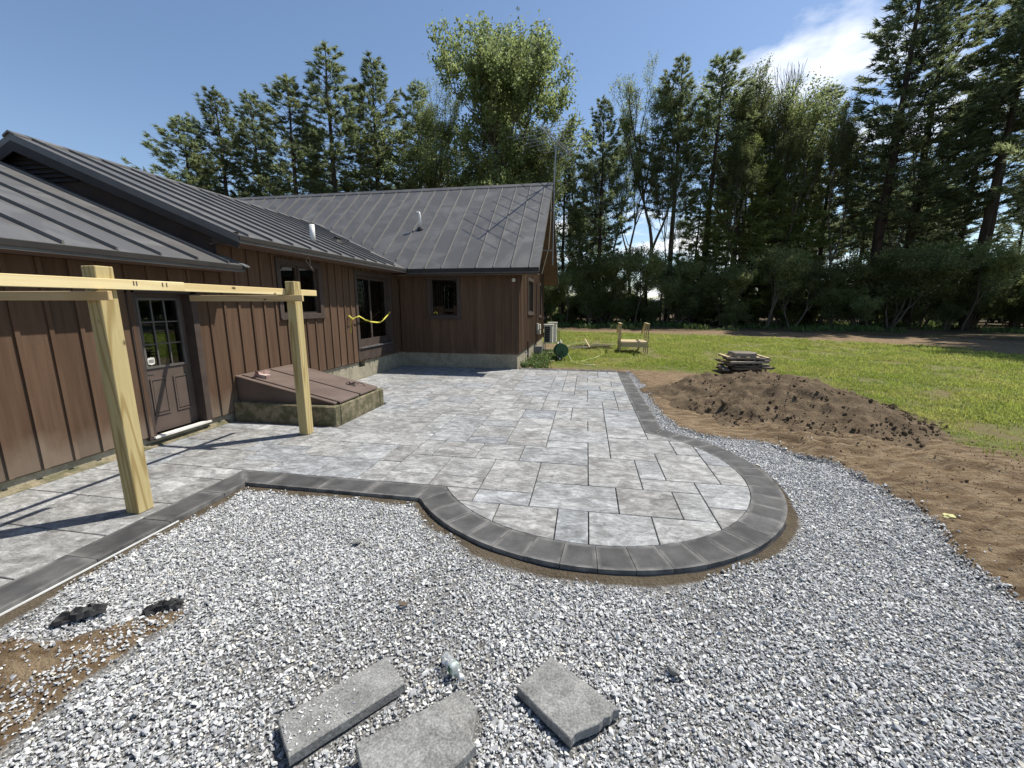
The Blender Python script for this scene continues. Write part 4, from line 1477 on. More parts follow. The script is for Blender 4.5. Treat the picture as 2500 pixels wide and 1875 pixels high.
def scatter(name, pts, rot, scl, pick, meshes, parent=None):
    """one object that instances small meshes on points (geometry nodes)"""
    col = bpy.data.collections.new(name + '_kinds')
    for k, m in enumerate(meshes):
        col.objects.link(bpy.data.objects.new('%s_kind_%02d' % (name, k), m))
    me = bpy.data.meshes.new(name)
    me.vertices.add(len(pts))
    me.vertices.foreach_set('co', np.asarray(pts, np.float32).ravel())
    me.attributes.new('rot', 'FLOAT_VECTOR', 'POINT').data.foreach_set('vector', np.asarray(rot, np.float32).ravel())
    me.attributes.new('scl', 'FLOAT_VECTOR', 'POINT').data.foreach_set('vector', np.asarray(scl, np.float32).ravel())
    me.attributes.new('pick', 'INT', 'POINT').data.foreach_set('value', np.asarray(pick, np.int32))
    o = link(name, me, parent)
    ng = bpy.data.node_groups.new(name + '_scatter', 'GeometryNodeTree')
    ng.interface.new_socket('Geometry', in_out='INPUT', socket_type='NodeSocketGeometry')
    ng.interface.new_socket('Geometry', in_out='OUTPUT', socket_type='NodeSocketGeometry')
    N, Lk = ng.nodes, ng.links
    gi, go = N.new('NodeGroupInput'), N.new('NodeGroupOutput')
    ci = N.new('GeometryNodeCollectionInfo')
    ci.inputs['Collection'].default_value = col
    ci.inputs['Separate Children'].default_value = True
    ci.inputs['Reset Children'].default_value = True
    ip = N.new('GeometryNodeInstanceOnPoints')
    ip.inputs['Pick Instance'].default_value = True

    def attr(nm, ty):
        a = N.new('GeometryNodeInputNamedAttribute')
        a.data_type = ty
        a.inputs['Name'].default_value = nm
        return a.outputs[0]

    Lk.new(gi.outputs[0], ip.inputs['Points'])
    Lk.new(ci.outputs[0], ip.inputs['Instance'])
    Lk.new(attr('pick', 'INT'), ip.inputs['Instance Index'])
    e2r = N.new('FunctionNodeEulerToRotation')
    Lk.new(attr('rot', 'FLOAT_VECTOR'), e2r.inputs[0])
    Lk.new(e2r.outputs[0], ip.inputs['Rotation'])
    Lk.new(attr('scl', 'FLOAT_VECTOR'), ip.inputs['Scale'])
    Lk.new(ip.outputs[0], go.inputs[0])
    md = o.modifiers.new('scatter', 'NODES')
    md.node_group = ng
    return o


SLABS = []      # footprints kept free of stones


def make_gravel():
    n = 860000
    x = RNG.uniform(-3.7, 3.4, n)
    y = RNG.uniform(-0.6, 12.8, n)
    keep = (y < 7) | (RNG.random(n) < 0.6)
    keep &= (x > 1.2) | (y < 6.9) | (y > 12.6)
    x, y = x[keep], y[keep]
    w = fbm(x * 1.7, y * 1.7, 4) - 0.5
    dp = sdist(x, y, PATIO_OUT)
    dg = sdist(x + w * 0.18, y + w * 0.18, GRAVEL)
    db = sdist(x + w * 0.3, y + w * 0.3, BARE)
    gap = np.where((y < 5.4) & (x < 2.6), 0.05 + 0.12 * np.clip(w * 3 + 0.4, 0, 1), 0.02)
    r = RNG.random(len(x))
    p = np.clip((-dp - gap * 0.55) / (gap * 0.8), 0, 1) ** 2 * np.clip(dg / 0.08 + 0.6, 0, 1)
    p = np.where(dp > -0.025, 0, p)
    p = p * np.where(db > -0.05, 0.10 + 0.25 * (fbm(x * 3, y * 3, 3) > 0.55), 1)
    packed = fbm(x * 1.1 + 40, y * 1.1 + 12, 4)
    p = p * (1 - 0.45 * np.clip((packed - 0.50) / 0.12, 0, 1) * np.clip((2.2 - x) / 1.5, 0.25, 1))
    for poly in SLABS:
        p = np.where(sdist(x, y, poly) > -0.012, 0, p)
    k = r < p
    # stray stones kicked on to the dirt
    x, y = x[k], y[k]
    xs = RNG.uniform(1.3, 4.6, 2600)
    ys = RNG.uniform(1.5, 12.5, 2600)
    d2 = sdist(xs, ys, GRAVEL)
    q = (d2 < 0) & (RNG.random(2600) < 0.8 * np.exp(d2 / 0.3)) & (sdist(xs, ys, PATIO_OUT) < -0.03)
    x, y = np.r_[x, xs[q]], np.r_[y, ys[q]]
    z = ground_z(x, y)[0]
    n = len(x)
    s = np.exp(RNG.normal(math.log(0.0142), 0.38, n)).clip(0.007, 0.040)
    z = z + s * 0.18 + RNG.uniform(0, 0.010, n)
    rot = np.stack([RNG.normal(0, 0.45, n), RNG.normal(0, 0.45, n), RNG.uniform(0, 2 * pi, n)], 1)
    scl = np.stack([s * RNG.uniform(1.0, 1.5, n), s, s * RNG.uniform(0.8, 1.25, n)], 1)
    o = scatter('gravel', np.stack([x, y, z], 1), rot, scl, RNG.integers(0, 8, n), [stone_mesh('crushed_stone', k, 'gravel') for k in range(8)])
    props(o, 'loose grey crushed stone laid round the patio', 'gravel', None, 'stuff')
    print('gravel stones', n)


# ------------------------------------------------------------------ loose things on the gravel
def make_loose():
    def slab(pts, top, th, label, tilt=0.0, rough=None):
        cx, cy = sum(p[0] for p in pts) / len(pts), sum(p[1] for p in pts) / len(pts)
        SLABS.append(pts)
        P = []
        n = len(pts)
        for i in range(n):
            a, b = pts[i], pts[(i + 1) % n]
            P.append(a)
            if not (rough and i in rough):
                R = random.Random(i * 7 + n)
                dx, dy = b[0] - a[0], b[1] - a[1]
                ln = hypot(dx, dy)
                for t in (0.02, 0.2, 0.23, 0.45, 0.62, 0.66, 0.85, 0.98):
                    off = R.uniform(-0.0005, 0.0035)
                    P.append((a[0] + dx * t - dy / ln * off, a[1] + dy * t + dx / ln * off))
            if rough and i in rough:
                R = random.Random(i + n)
                for k in range(1, 9):
                    t = k / 9
                    off = 0.010 * sin(k * 0.9 + 0.6) + R.uniform(-0.009, 0.009)
                    dx, dy = b[0] - a[0], b[1] - a[1]
                    ln = hypot(dx, dy)
                    P.append((a[0] + dx * t - dy / ln * off, a[1] + dy * t + dx / ln * off))
        mb = MB().prism([(x - cx, y - cy, 0 + tilt * (x - cx)) for x, y in P], (0, 0, -th))
        me = mb.mesh('loose_paver', 'slab', bevel=0.004)
        o = link('loose_paver', me, None, (cx, cy, top))
        props(o, label, 'paver', 'loose pavers lying on the gravel')
        return o

    slab([(-1.37, 1.40), (-1.20, 1.255), (-0.855, 1.68), (-1.03, 1.82)], 0.005, 0.055, 'long narrow grey paver strewn with chips, lying on the gravel')
    slab([(-0.93, 1.335), (-0.65, 1.03), (-0.405, 1.42), (-0.645, 1.575)], 0.048, 0.055, 'grey paver lying on top of a cut one, on the gravel')
    slab([(-0.75, 1.10), (-0.42, 1.15), (-0.455, 1.63), (-0.565, 1.715), (-0.68, 1.61)], -0.008, 0.045, 'cut grey paver with an angled end under another paver')
    slab([(-0.285, 1.765), (-0.005, 1.545), (0.225, 1.735), (-0.13, 1.985)], 0.005, 0.055, 'square grey paver with one broken wavy edge on the gravel', 0.0, [1])
    # chips lying on the long paver
    n = 110
    t = RNG.normal(0.28, 0.2, n).clip(0.03, 0.9)
    u = RNG.uniform(0.08, 0.92, n)
    a, b, c = np.array((-1.20, 1.255)), np.array((-0.855, 1.68)), np.array((-1.37, 1.40))
    P = a[None] + (b - a)[None] * t[:, None] + (c - a)[None] * u[:, None]
    s = RNG.uniform(0.005, 0.015, n)
    o = scatter('stone_chips', np.c_[P, 0.006 + s * 0.15], np.stack([RNG.normal(0, .2, n), RNG.normal(0, .2, n), RNG.uniform(0, 6.3, n)], 1), np.stack([s * 1.5, s, s], 1),
                RNG.integers(0, 8, n), [stone_mesh('stone_chip', 40 + k, 'gravel') for k in range(8)])
    props(o, 'small pale stone chips scattered on the long paver', 'stone chips', None, 'stuff')

    # bottle
    a, b = Vector((-0.715, 1.885, 0.0)), Vector((-0.575, 1.765, -0.004))
    ax = (b - a).normalized()
    B = thing('plastic_bottle', 'crushed clear plastic water bottle lying on the gravel', 'bottle', (-0.65, 1.83, -0.035))
    prof = [(0, 0.022), (0.004, 0.031)]
    for k in range(9):
        prof += [(0.012 + k * 0.011, 0.032 - 0.0025 * (k % 2))]
    prof += [(0.118, 0.032), (0.135, 0.029), (0.152, 0.018), (0.160, 0.013), (0.170, 0.013)]
    m = MB().lathe(a, ax, prof, 16)
    # dented
    m.v = [(x + 0.004 * sin(y * 190 + z * 120), y + 0.003 * sin(x * 170), z * 0.86 + 0.003 * sin(x * 140 + y * 90)) for x, y, z in m.v]
    m.build('bottle_body', 'clear', B, True)
    MB().lathe(a + ax * 0.088, ax, [(0, 0.0335), (0.022, 0.0335)], 16).build('bottle_label', 'label_green', B, True)
    MB().lathe(a + ax * 0.166, ax, [(0, 0.0155), (0.014, 0.0155), (0.016, 0.013)], 12).build('bottle_cap', 'pvc', B, True)

    # crumpled black geotextile
    for (cx, cy, an, ln, lb) in ((-3.12, 1.80, 0.75, 0.20, 'scrap of black landscape fabric in the gravel close to the charcoal border'),
                                 (-2.665, 1.945, 0.6, 0.17, 'crumpled scrap of black landscape fabric by the bare dirt patch')):
        bm = bmesh.new()
        bmesh.ops.create_grid(bm, x_segments=10, y_segments=7, size=0.5)
        R = random.Random(int(ln * 100))
        for v in bm.verts:
            x, y = v.co.x * ln * 1.25, v.co.y * ln * 0.55
            h = 0.028 * (1 - abs(v.co.x) * 1.4) + 0.016 * R.random() + 0.012 * sin(v.co.x * 23 + v.co.y * 9)
            x += R.uniform(-0.012, 0.012)
            y += R.uniform(-0.012, 0.012)
            if abs(v.co.x) > 0.45 or abs(v.co.y) > 0.45:
                h = 0.004
            v.co = (x * cos(an) - y * sin(an), x * sin(an) + y * cos(an), max(h, 0.002))
        me = bpy.data.meshes.new('fabric_scrap')
        bm.to_mesh(me)
        bm.free()
        me.materials.append(MAT['rubber'])
        o = link('fabric_scrap', me, None, (cx, cy, -0.032))
        sol = o.modifiers.new('thick', 'SOLIDIFY')
        sol.thickness = 0.003
        props(o, lb, 'fabric scrap', 'black fabric scraps on the gravel')

    # single lumps
    def lump(x, y, s, z, seed, mat, label, cat, flat=0.6):
        o = link(cat.replace(' ', '_'), stone_mesh('rock', seed, mat, flat, 22), None, (x, y, z))
        o.scale = (s * 1.4, s, s)
        o.rotation_euler.z = seed
        props(o, label, cat)

    lump(-1.83, 2.89, 0.075, -0.03, 61, 'slab', 'flat brownish stone chunk lying on the gravel inside the curve', 'stone chunk', 0.5)
    lump(0.53, 2.03, 0.055, -0.025, 62, 'slab', 'dark grey rock standing out of the gravel beside the broken paver', 'rock', 0.8)
    lump(-1.14, 2.26, 0.06, -0.03, 63, 'darkwood', 'brown wood chip lying on the gravel beyond the long paver', 'wood chip', 0.3)
    lump(-3.05, 1.05, 0.12, -0.02, 64, 'slab', 'flat pale stone flake in the bare dirt patch', 'stone flake', 0.25)
    # crumpled yellow paper on the dirt
    bm = bmesh.new()
    bmesh.ops.create_icosphere(bm, subdivisions=2, radius=1)
    R = random.Random(9)
    for v in bm.verts:
        v.co = Vector((v.co.x * 0.06, v.co.y * 0.042, v.co.z * 0.024)) * R.uniform(0.6, 1.2)
    me = bpy.data.meshes.new('yellow_litter')
    bm.to_mesh(me)
    bm.free()
    me.materials.append(MAT['paleyellow'])
    o = link('yellow_litter', me, None, (3.30, 4.10, float(ground_z(np.array([3.30]), np.array([4.10]))[0][0]) + 0.012))
    props(o, 'crumpled yellow scrap on the dirt at the edge of the gravel', 'litter')


def clear_mat():
    t = NT('clear_plastic')
    fr = t.n('Fresnel', IOR=1.5)
    gl = t.n('BsdfGlossy', Roughness=0.08)
    tr = t.n('BsdfTransparent')
    tr.inputs['Color'].default_value = (0.93, 0.95, 0.95, 1)
    df = t.n('BsdfDiffuse')
    df.inputs['Color'].default_value = (0.8, 0.82, 0.82, 1)
    m1 = t.n('MixShader', Fac=0.28)
    t.t.links.new(tr.outputs[0], m1.inputs[1])
    t.t.links.new(df.outputs[0], m1.inputs[2])
    m2 = t.n('MixShader', Fac=t.math('ADD', fr.outputs[0], 0.05, True))
    t.t.links.new(m1.outputs[0], m2.inputs[1])
    t.t.links.new(gl.outputs[0], m2.inputs[2])
    t.t.links.new(m2.outputs[0], t.out.inputs[0])
    return t.m


MAT['clear'] = clear_mat()
MAT['label_green'] = plain('green_label', (0.02, 0.12, 0.05), (0.55, 0.62, 0.6), 30, 0.4, 0.4, lo=0.45, hi=0.6)
make_loose()
make_gravel()


# ------------------------------------------------------------------ dirt pile
RIDGE = [(2.6, 9.6, 0.36, 0.85), (3.15, 9.7, 0.47, 0.95), (3.84, 10.0, 0.55, 1.05), (4.05, 9.1, 0.60, 1.15), (4.16, 8.5, 0.54, 1.1), (4.28, 7.95, 0.45, 0.95), (4.38, 7.5, 0.30, 0.8), (4.5, 7.05, 0.17, 0.6), (3.25, 8.5, 0.48, 0.95), (3.5, 7.6, 0.34, 0.8), (2.6, 8.5, 0.26, 0.7), (3.0, 7.7, 0.28, 0.7), (3.6, 7.0, 0.2, 0.6)]


def pile_z(x, y):
    h = np.zeros(x.shape)
    for (a, b, hz, w) in RIDGE:
        h = h + (hz * np.exp(-(np.hypot(x - a, y - b) / w) ** 2)) ** 5
    h = 0.93 * h ** 0.2
    h = np.clip(h, 0, None)
    n = (fbm(x * 2.2, y * 2.2, 5) - 0.5) * 0.36 + (fbm(x * 8, y * 8, 4) - 0.5) * 0.15
    return h + n * np.clip(h / 0.18, 0, 1) - 0.06


def make_pile():
    P = thing('dirt_pile', 'long low mound of dark excavated soil between the gravel and the lawn', 'dirt pile', (3.8, 8.7, 0))
    gx, gy = np.arange(1.3, 6.3, 0.045), np.arange(5.3, 12.3, 0.045)
    X, Y = np.meshgrid(gx, gy)
    x, y = X.ravel(), Y.ravel()
    z = pile_z(x, y)
    z = np.where(z < -0.025, -0.06, z)
    nx, ny = len(gx), len(gy)
    i = (np.arange(ny - 1)[:, None] * nx + np.arange(nx - 1)[None, :]).ravel()
    f4 = np.stack([i, i + 1, i + nx + 1, i + nx], 1)
    f4 = f4[(z[f4] > -0.05).any(1)]
    me = np_mesh('mound', np.stack([x - 3.8, y - 8.7, z], 1), f4.ravel(), 4, 'pile', True)
    link('mound', me, P)
    # clods that have rolled down
    n = 13000
    x, y = RNG.uniform(1.4, 6.0, n), RNG.uniform(5.3, 11.8, n)
    h = pile_z(x, y)
    front = np.exp(-((h - 0.05) / 0.10) ** 2)
    k = RNG.random(n) < np.clip(0.45 * front * (y - x * 0.3 < 7.6) + 0.10 * (h > 0.08), 0, 1) * (h > -0.022)
    x, y, h = x[k], y[k], h[k]
    n = len(x)
    s = np.exp(RNG.normal(math.log(0.026), 0.55, n)).clip(0.010, 0.14)
    z = np.maximum(h, -0.02) + s * 0.2
    o = scatter('soil_clods', np.stack([x - 3.8, y - 8.7, z], 1), RNG.uniform(0, 6.3, (n, 3)), np.stack([s * 1.2, s, s], 1), RNG.integers(0, 5, n),
                [stone_mesh('soil_clod', 70 + k, 'pile', 0.85, 26) for k in range(5)], P)
    props(o, kind='stuff')
    # small clods on the scraped dirt
    n = 2600
    x, y = RNG.uniform(2.9, 6.0, n), RNG.uniform(1.0, 7.0, n)
    k = (sdist(x, y, GRAVEL) < -0.05) & (sdist(x, y, LAWN) < 0.2)
    x, y = x[k], y[k]
    n = len(x)
    s = np.exp(RNG.normal(math.log(0.010), 0.5, n)).clip(0.004, 0.035)
    z = ground_z(x, y)[0] + s * 0.2
    o = scatter('dirt_crumbs', np.stack([x, y, z], 1), RNG.uniform(0, 6.3, (n, 3)), np.stack([s * 1.3, s, s], 1), RNG.integers(0, 5, n),
                [stone_mesh('dirt_crumb', 80 + k, 'crumb', 0.8, 18) for k in range(5)])
    props(o, 'loose crumbs of brown soil on the scraped dirt', 'soil crumbs', None, 'stuff')


MAT['crumb'] = soil_mat('brown_crumb', (0.15, 0.1, 0.055), (0.26, 0.185, 0.11))
make_pile()


# ------------------------------------------------------------------ lawn grass
def make_grass():
    P = []
    for (x0, x1, y0, y1, dens) in ((-2.0, 10, 12.6, 18, 90), (5.0, 14.0, 2.5, 9, 150), (4.8, 14, 9, 13, 110), (10, 20, 9, 18, 55), (-8, 18, 18, 32, 42)):
        n = int((x1 - x0) * (y1 - y0) * dens)
        P.append(np.stack([RNG.uniform(x0, x1, n), RNG.uniform(y0, y1, n)], 1))
    P = np.concatenate(P)
    x, y = P.T
    vis = x < y * 0.98 + 1.5
    x, y = x[vis], y[vis]
    wl_ = fbm(x * 0.9 + 9, y * 0.9 + 4, 4) - 0.5
    d = sdist(x + wl_ * 0.7, y + wl_ * 0.7, LAWN)
    patch = fbm(x * 0.8 + 31, y * 0.8 + 17, 4)
    p = np.clip(d / 1.6 + 0.25, 0, 1) * np.clip((patch - 0.36) / 0.14, 0.06, 1)
    k = RNG.random(len(x)) < p
    x, y, d = x[k], y[k], d[k]
    n = len(x)
    z = ground_z(x, y)[0]
    s = RNG.uniform(0.7, 1.35, n) * (1 + np.clip((y - 13) / 18, 0, 0.6)) * np.clip(0.6 + d * 0.3, 0.6, 1)
    sz = s * RNG.uniform(0.7, 1.2, n)
    o = scatter('lawn_grass', np.stack([x, y, z], 1), np.stack([RNG.normal(0, .1, n), RNG.normal(0, .1, n), RNG.uniform(0, 6.3, n)], 1), np.stack([s * 1.25, s * 1.25, sz], 1),
                RNG.integers(0, 6, n), [tuft_mesh('grass_tuft', k, 'grass', 16, 0.055, (0.03, 0.085), 0.0045, 0.9) for k in range(6)])
    props(o, 'short patchy green lawn grass beyond the dirt', 'grass', None, 'stuff')
    print('grass tufts', n)
    # weeds by the end wall and low growth along the wood's edge
    n = 260
    x, y = RNG.uniform(-1.95, -0.6, n), RNG.uniform(12.75, 17, n)
    k = RNG.random(n) < np.exp(-((x + 1.6) / 0.4) ** 2)
    x, y = x[k], y[k]
    n1 = len(x)
    n2 = 2600
    x2 = RNG.uniform(-8, 34, n2)
    y2 = RNG.uniform(33, 47, n2)
    k = (fbm(x2 * 0.35, y2 * 0.35, 3) > 0.5) & (x2 < y2 * 0.95)
    x2, y2 = x2[k], y2[k]
    s = np.r_[RNG.uniform(0.5, 1.2, n1), RNG.uniform(0.8, 2.2, len(x2))]
    x, y = np.r_[x, x2], np.r_[y, y2]
    n = len(x)
    z = ground_z(x, y)[0]
    o = scatter('weeds', np.stack([x, y, z], 1), np.stack([RNG.normal(0, .1, n), RNG.normal(0, .1, n), RNG.uniform(0, 6.3, n)], 1), np.stack([s, s, s], 1),
                RNG.integers(0, 4, n), [tuft_mesh('weed_tuft', 20 + k, 'weed', 22, 0.09, (0.05, 0.22), 0.02, 0.9) for k in range(4)])
    props(o, 'low green weeds by the end wall and along the wood edge', 'weeds', None, 'stuff')


make_grass()


# ------------------------------------------------------------------ things on the lawn
def make_lawn_things():
    # heat pumps on a slab
    S = thing('equipment_stand', 'grey plank and metal stand under the heat pump units', 'stand', (-1.35, 16.9, 0))
    m = MB()
    for y in (16.35, 16.75, 17.25, 17.65):
        m.box(-1.85, -0.75, y, y + 0.22, 0.03, 0.075)
    m.build('plank', 'greywood', S)
    m = MB()
    for x in (-1.72, -1.15):
        for y in (16.72, 17.55):
            m.box(x, x + 0.045, y, y + 0.045, -0.02, 0.36)
        m.box(x, x + 0.045, 16.72, 17.6, 0.36, 0.40)
    m.build('leg_frame', 'ivory', S)

    def unit(y0, label):
        U = thing('heat_pump', label, 'heat pump', (-1.5, y0, 0.4), 'heat pump units at the end wall')
        MB().box(-1.68, -1.33, y0, y0 + 0.36, 0.402, 1.13).build('casing', 'ivory', U, bevel=0.012)
        MB().box(-1.70, -1.31, y0 - 0.012, y0 + 0.372, 1.131, 1.16).build('lid', 'ivory', U)
        g = MB()
        g.box(-1.655, -1.44, y0 - 0.006, y0 - 0.001, 0.45, 1.08)
        G = g.build('coil', 'rubber', U)
        for k in range(6):
            z = 0.5 + k * 0.1
            MB().box(-1.655, -1.44, y0 - 0.014, y0 - 0.007, z, z + 0.008).build('grille_bar', 'alu', G)
        MB().box(-1.40, -1.34, y0 - 0.04, y0 - 0.001, 0.95, 1.02).build('valve_cover', 'ivory', U)

    unit(16.80, 'ivory heat pump unit in front, with its dark coil side showing')
    U2 = thing('heat_pump', 'second ivory heat pump unit, just behind the other one', 'heat pump', (-1.4, 17.3, 0.4), 'heat pump units at the end wall')
    MB().box(-1.56, -1.21, 17.25, 17.60, 0.402, 1.20).build('casing', 'ivory', U2, bevel=0.012)
    MB().box(-1.58, -1.19, 17.24, 17.61, 1.201, 1.23).build('lid', 'ivory', U2)
    # box by the wall
    props(MB().box(-1.92, -1.66, 15.9, 16.1, -0.02, 0.34).box(-1.93, -1.65, 15.89, 16.11, 0.34, 0.36).build('utility_box', 'slab', centred=True), 'small grey utility box on the ground by the end wall', 'box')
    # white plastic chair frame lying over the stand
    m = MB()
    m.tube([(-1.05, 16.3, 0.0), (-1.05, 16.3, 0.42), (-1.0, 16.35, 0.52), (-0.93, 16.42, 0.45), (-0.92, 16.45, 0.0)], 0.022, 6)
    m.tube([(-1.05, 16.7, 0.0), (-1.05, 16.7, 0.42), (-1.0, 16.68, 0.55), (-0.93, 16.62, 0.48)], 0.02, 6)
    m.tube([(-1.05, 16.3, 0.42), (-1.05, 16.7, 0.42)], 0.02, 6)
    props(m.build('white_pipe_frame', 'white', centred=True), 'bent white pipe frame standing by the hose reel', 'pipe frame')
    # hose reel
    R_ = thing('hose_reel', 'dark green hose reel cart with black wheels on the grass', 'hose reel', (-0.85, 14.65, 0))
    c = Vector((-0.85, 14.68, 0.36))
    ax = Vector((0.25, -1, 0)).normalized()
    for s in (-1, 1):
        MB().lathe(c + ax * (0.16 * s - 0.01), ax, [(0, 0.235), (0.02, 0.235)], 28).build('reel_disc', 'green_plastic', R_)
    MB().lathe(c - ax * 0.15, ax, [(0, 0.13), (0.05, 0.17), (0.1, 0.16), (0.15, 0.18), (0.2, 0.16), (0.25, 0.17), (0.3, 0.13)], 20).build('wound_hose', 'green_plastic', R_, True)
    sd = ax.cross(Vector((0, 0, 1)))
    for s in (-1, 1):
        w = Vector((-0.93, 14.66, 0.085)) + ax * (0.2 * s)
        W = MB().lathe(w - ax * 0.02, ax, [(0, 0.07), (0.004, 0.085), (0.036, 0.085), (0.04, 0.07)], 16).build('wheel', 'rubber', R_, True)
        MB().lathe(w - ax * 0.024, ax, [(0, 0.035), (0.048, 0.035)], 12).build('hub', 'ivory', W, True)
    m = MB()
    for s in (-1, 1):
        b = c + ax * 0.19 * s
        p0 = Vector((-0.96, 14.66, 0.09)) + ax * 0.19 * s
        m.tube([p0, b, b + Vector((0.1, 0.05, -0.35)), b + Vector((0.16, 0.06, -0.43))], 0.015, 6)
        m.tube([p0, p0 + Vector((0.0, 0.05, 0.45)), p0 + Vector((-0.02, 0.10, 0.98))], 0.012, 6)
    m.tube([Vector((-0.96, 14.66, 0.09)) - ax * 0.2, Vector((-0.96, 14.66, 0.09)) + ax * 0.2], 0.012, 6)
    m.build('cart_frame', 'rubber', R_)
    # garden hose
    h = [(-0.70, 14.6, 0.40), (-0.58, 14.55, 0.2), (-0.45, 14.35, 0.03), (-0.24, 13.75, 0.02), (0.02, 13.5, 0.02), (0.3, 13.6, 0.02), (0.12, 13.85, 0.02), (-0.12, 14.3, 0.02), (-0.03, 14.6, 0.02), (0.2, 15.1, 0.02), (0.42, 15.7, 0.02), (0.66, 16.8, 0.02), (0.72, 17.8, 0.02), (0.6, 18.9, 0.02), (0.3, 20.4, 0.02), (-0.1, 21.3, 0.02), (-0.5, 21.1, 0.02), (-0.8, 20.0, 0.02), (-0.85, 19.0, 0.02)]
    P = []
    for k in range(len(h) - 1):
        a = [Vector(h[max(0, min(len(h) - 1, k + q))]) for q in (-1, 0, 1, 2)]
        for s in range(6):
            t = s / 6
            P.append(0.5 * ((2 * a[1]) + (-a[0] + a[2]) * t + (2 * a[0] - 5 * a[1] + 4 * a[2] - a[3]) * t * t + (-a[0] + 3 * a[1] - 3 * a[2] + a[3]) * t ** 3))
    m = MB().tube(P, 0.014, 6)
    props(m.build('garden_hose', 'hose', None, True, centred=True), 'pale garden hose looping over the grass from the reel', 'hose')
    # stray lath and brick near the wall
    props(MB().bar((-1.9, 13.2, 0.03), (-1.05, 14.25, 0.03), 0.05, 0.03).build('wood_lath', 'plankwood', centred=True), 'thin pale wood lath on the soil along the end wall', 'lath')
    props(MB().box(-1.82, -1.62, 14.3, 14.4, -0.01, 0.07).build('brick', 'slab', centred=True, bevel=0.006), 'single pale brick on the soil beside the end wall', 'brick')
    # debris heap on the lawn: every stick a thing
    R = random.Random(21)
    for k in range(16):
        x, y = R.uniform(-0.35, 0.75), R.uniform(18.5, 19.7)
        a = R.uniform(-0.5, 0.5) + (pi if R.random() < 0.3 else 0)
        ln = R.uniform(0.25, 0.6)
        z = 0.03 + 0.022 * (k // 3)
        dz = R.uniform(-0.02, 0.03)
        mm = MB().bar((x - cos(a) * ln, y - sin(a) * ln * 0.5, z), (x + cos(a) * ln, y + sin(a) * ln * 0.5, z + dz), R.uniform(0.04, 0.09), 0.03)
        props(mm.build('scrap_stick', R.choice(['greywood', 'darkwood', 'darkwood', 'plankwood']), centred=True), 'short scrap board in the heap on the lawn', 'scrap board', 'scrap boards heaped on the lawn')
    props(MB().bar((0.18, 18.75, 0.10), (-0.05, 20.2, 0.34), 0.05, 0.025).build('scrap_stick', 'plankwood', centred=True), 'long pale lath leaning up out of the scrap heap', 'lath')

    # little deck with hand rails
    D = thing('step_platform', 'small wooden step platform with two hand rails standing on the lawn', 'step platform', (1.95, 17.8, 0))
    for k in range(5):
        MB().box(1.40, 2.42, 17.22 + k * 0.24, 17.22 + k * 0.24 + 0.23, 0.455, 0.49).build('deck_board', 'plankwood', D)
    MB().box(1.42, 2.40, 17.17, 17.215, 0.27, 0.455).build('front_board', 'plankwood', D)
    MB().box(1.42, 2.40, 18.38, 18.42, 0.27, 0.455).build('back_board', 'plankwood', D)
    for x in (1.40, 2.36):
        MB().box(x, x + 0.05, 17.22, 18.38, 0.27, 0.453).build('side_board', 'plankwood', D)
    for x in (1.355, 2.425):
        for y, zt in ((17.2, 1.18), (17.75, 1.18), (18.3, 1.18)):
            MB().box(x, x + 0.036, y, y + 0.05, -0.02, zt).build('rail_post', 'plankwood', D)
        MB().box(x - 0.02, x + 0.06, 17.17, 18.40, 1.182, 1.21).build('rail_cap', 'plankwood', D)
        MB().bar((x + 0.02, 18.42, 1.15), (x + 0.02, 19.25, 0.72), 0.05, 0.09).build('stair_rail', 'plankwood', D)
    m = MB()
    m.bar((1.50, 18.42, 0.32), (1.50, 19.15, 0.0), 0.04, 0.2).bar((2.30, 18.42, 0.32), (2.30, 19.15, 0.0), 0.04, 0.2)
    m.build('stair_stringer', 'plankwood', D)
    MB().box(1.48, 2.34, 18.62, 18.88, 0.20, 0.235).build('stair_tread', 'plankwood', D)
    # white bag
    bm = bmesh.new()
    bmesh.ops.create_icosphere(bm, subdivisions=3, radius=1)
    for v in bm.verts:
        f = 1 + 0.25 * sin(v.co.x * 5 + v.co.y * 3)
        v.co = Vector((v.co.x * 0.42 * f, v.co.y * 0.3, max(v.co.z, -0.3) * 0.09 * f + 0.03))
    me = bpy.data.meshes.new('white_bag')
    bm.to_mesh(me)
    bm.free()
    me.materials.append(MAT['white'])
    props(link('plastic_bag', me, None, (2.35, 21.2, 0.0)), 'pale plastic bag lying on the lawn behind the step platform', 'bag')

    # heap of weathered boards behind the soil
    R = random.Random(33)
    cx, cy = 4.15, 12.1
    LAY = ['lowest', 'second lowest', 'third lowest', 'fourth', 'middle', 'sixth', 'third topmost', 'second topmost', 'topmost']
    z = -0.01
    for l in range(9):
        th = 0.05
        n = 4
        for k in range(n):
            yy = cy - 0.45 + k * 0.28 + R.uniform(-0.05, 0.05)
            xx = cx + R.uniform(-0.18, 0.18) + 0.02 * l
            ln = R.uniform(0.28, 0.54)
            a = R.uniform(-0.2, 0.2)
            if l % 3 == 1:
                xx = cx - 0.4 + k * 0.27
                yy = cy
                a += pi / 2
                ln = R.uniform(0.4, 0.55)
            mm = MB().bar((xx - cos(a) * ln, yy - sin(a) * ln, z + th / 2), (xx + cos(a) * ln, yy + sin(a) * ln, z + th / 2 + R.uniform(0, 0.02)), R.uniform(0.08, 0.2), th - 0.006)
            props(mm.build('stacked_board', R.choice(['darkwood', 'darkwood', 'greywood']), centred=True), 'weathered board in the %s layer of the stack behind the soil mound' % LAY[l], 'board', 'boards stacked behind the soil mound')
        z += th + 0.006
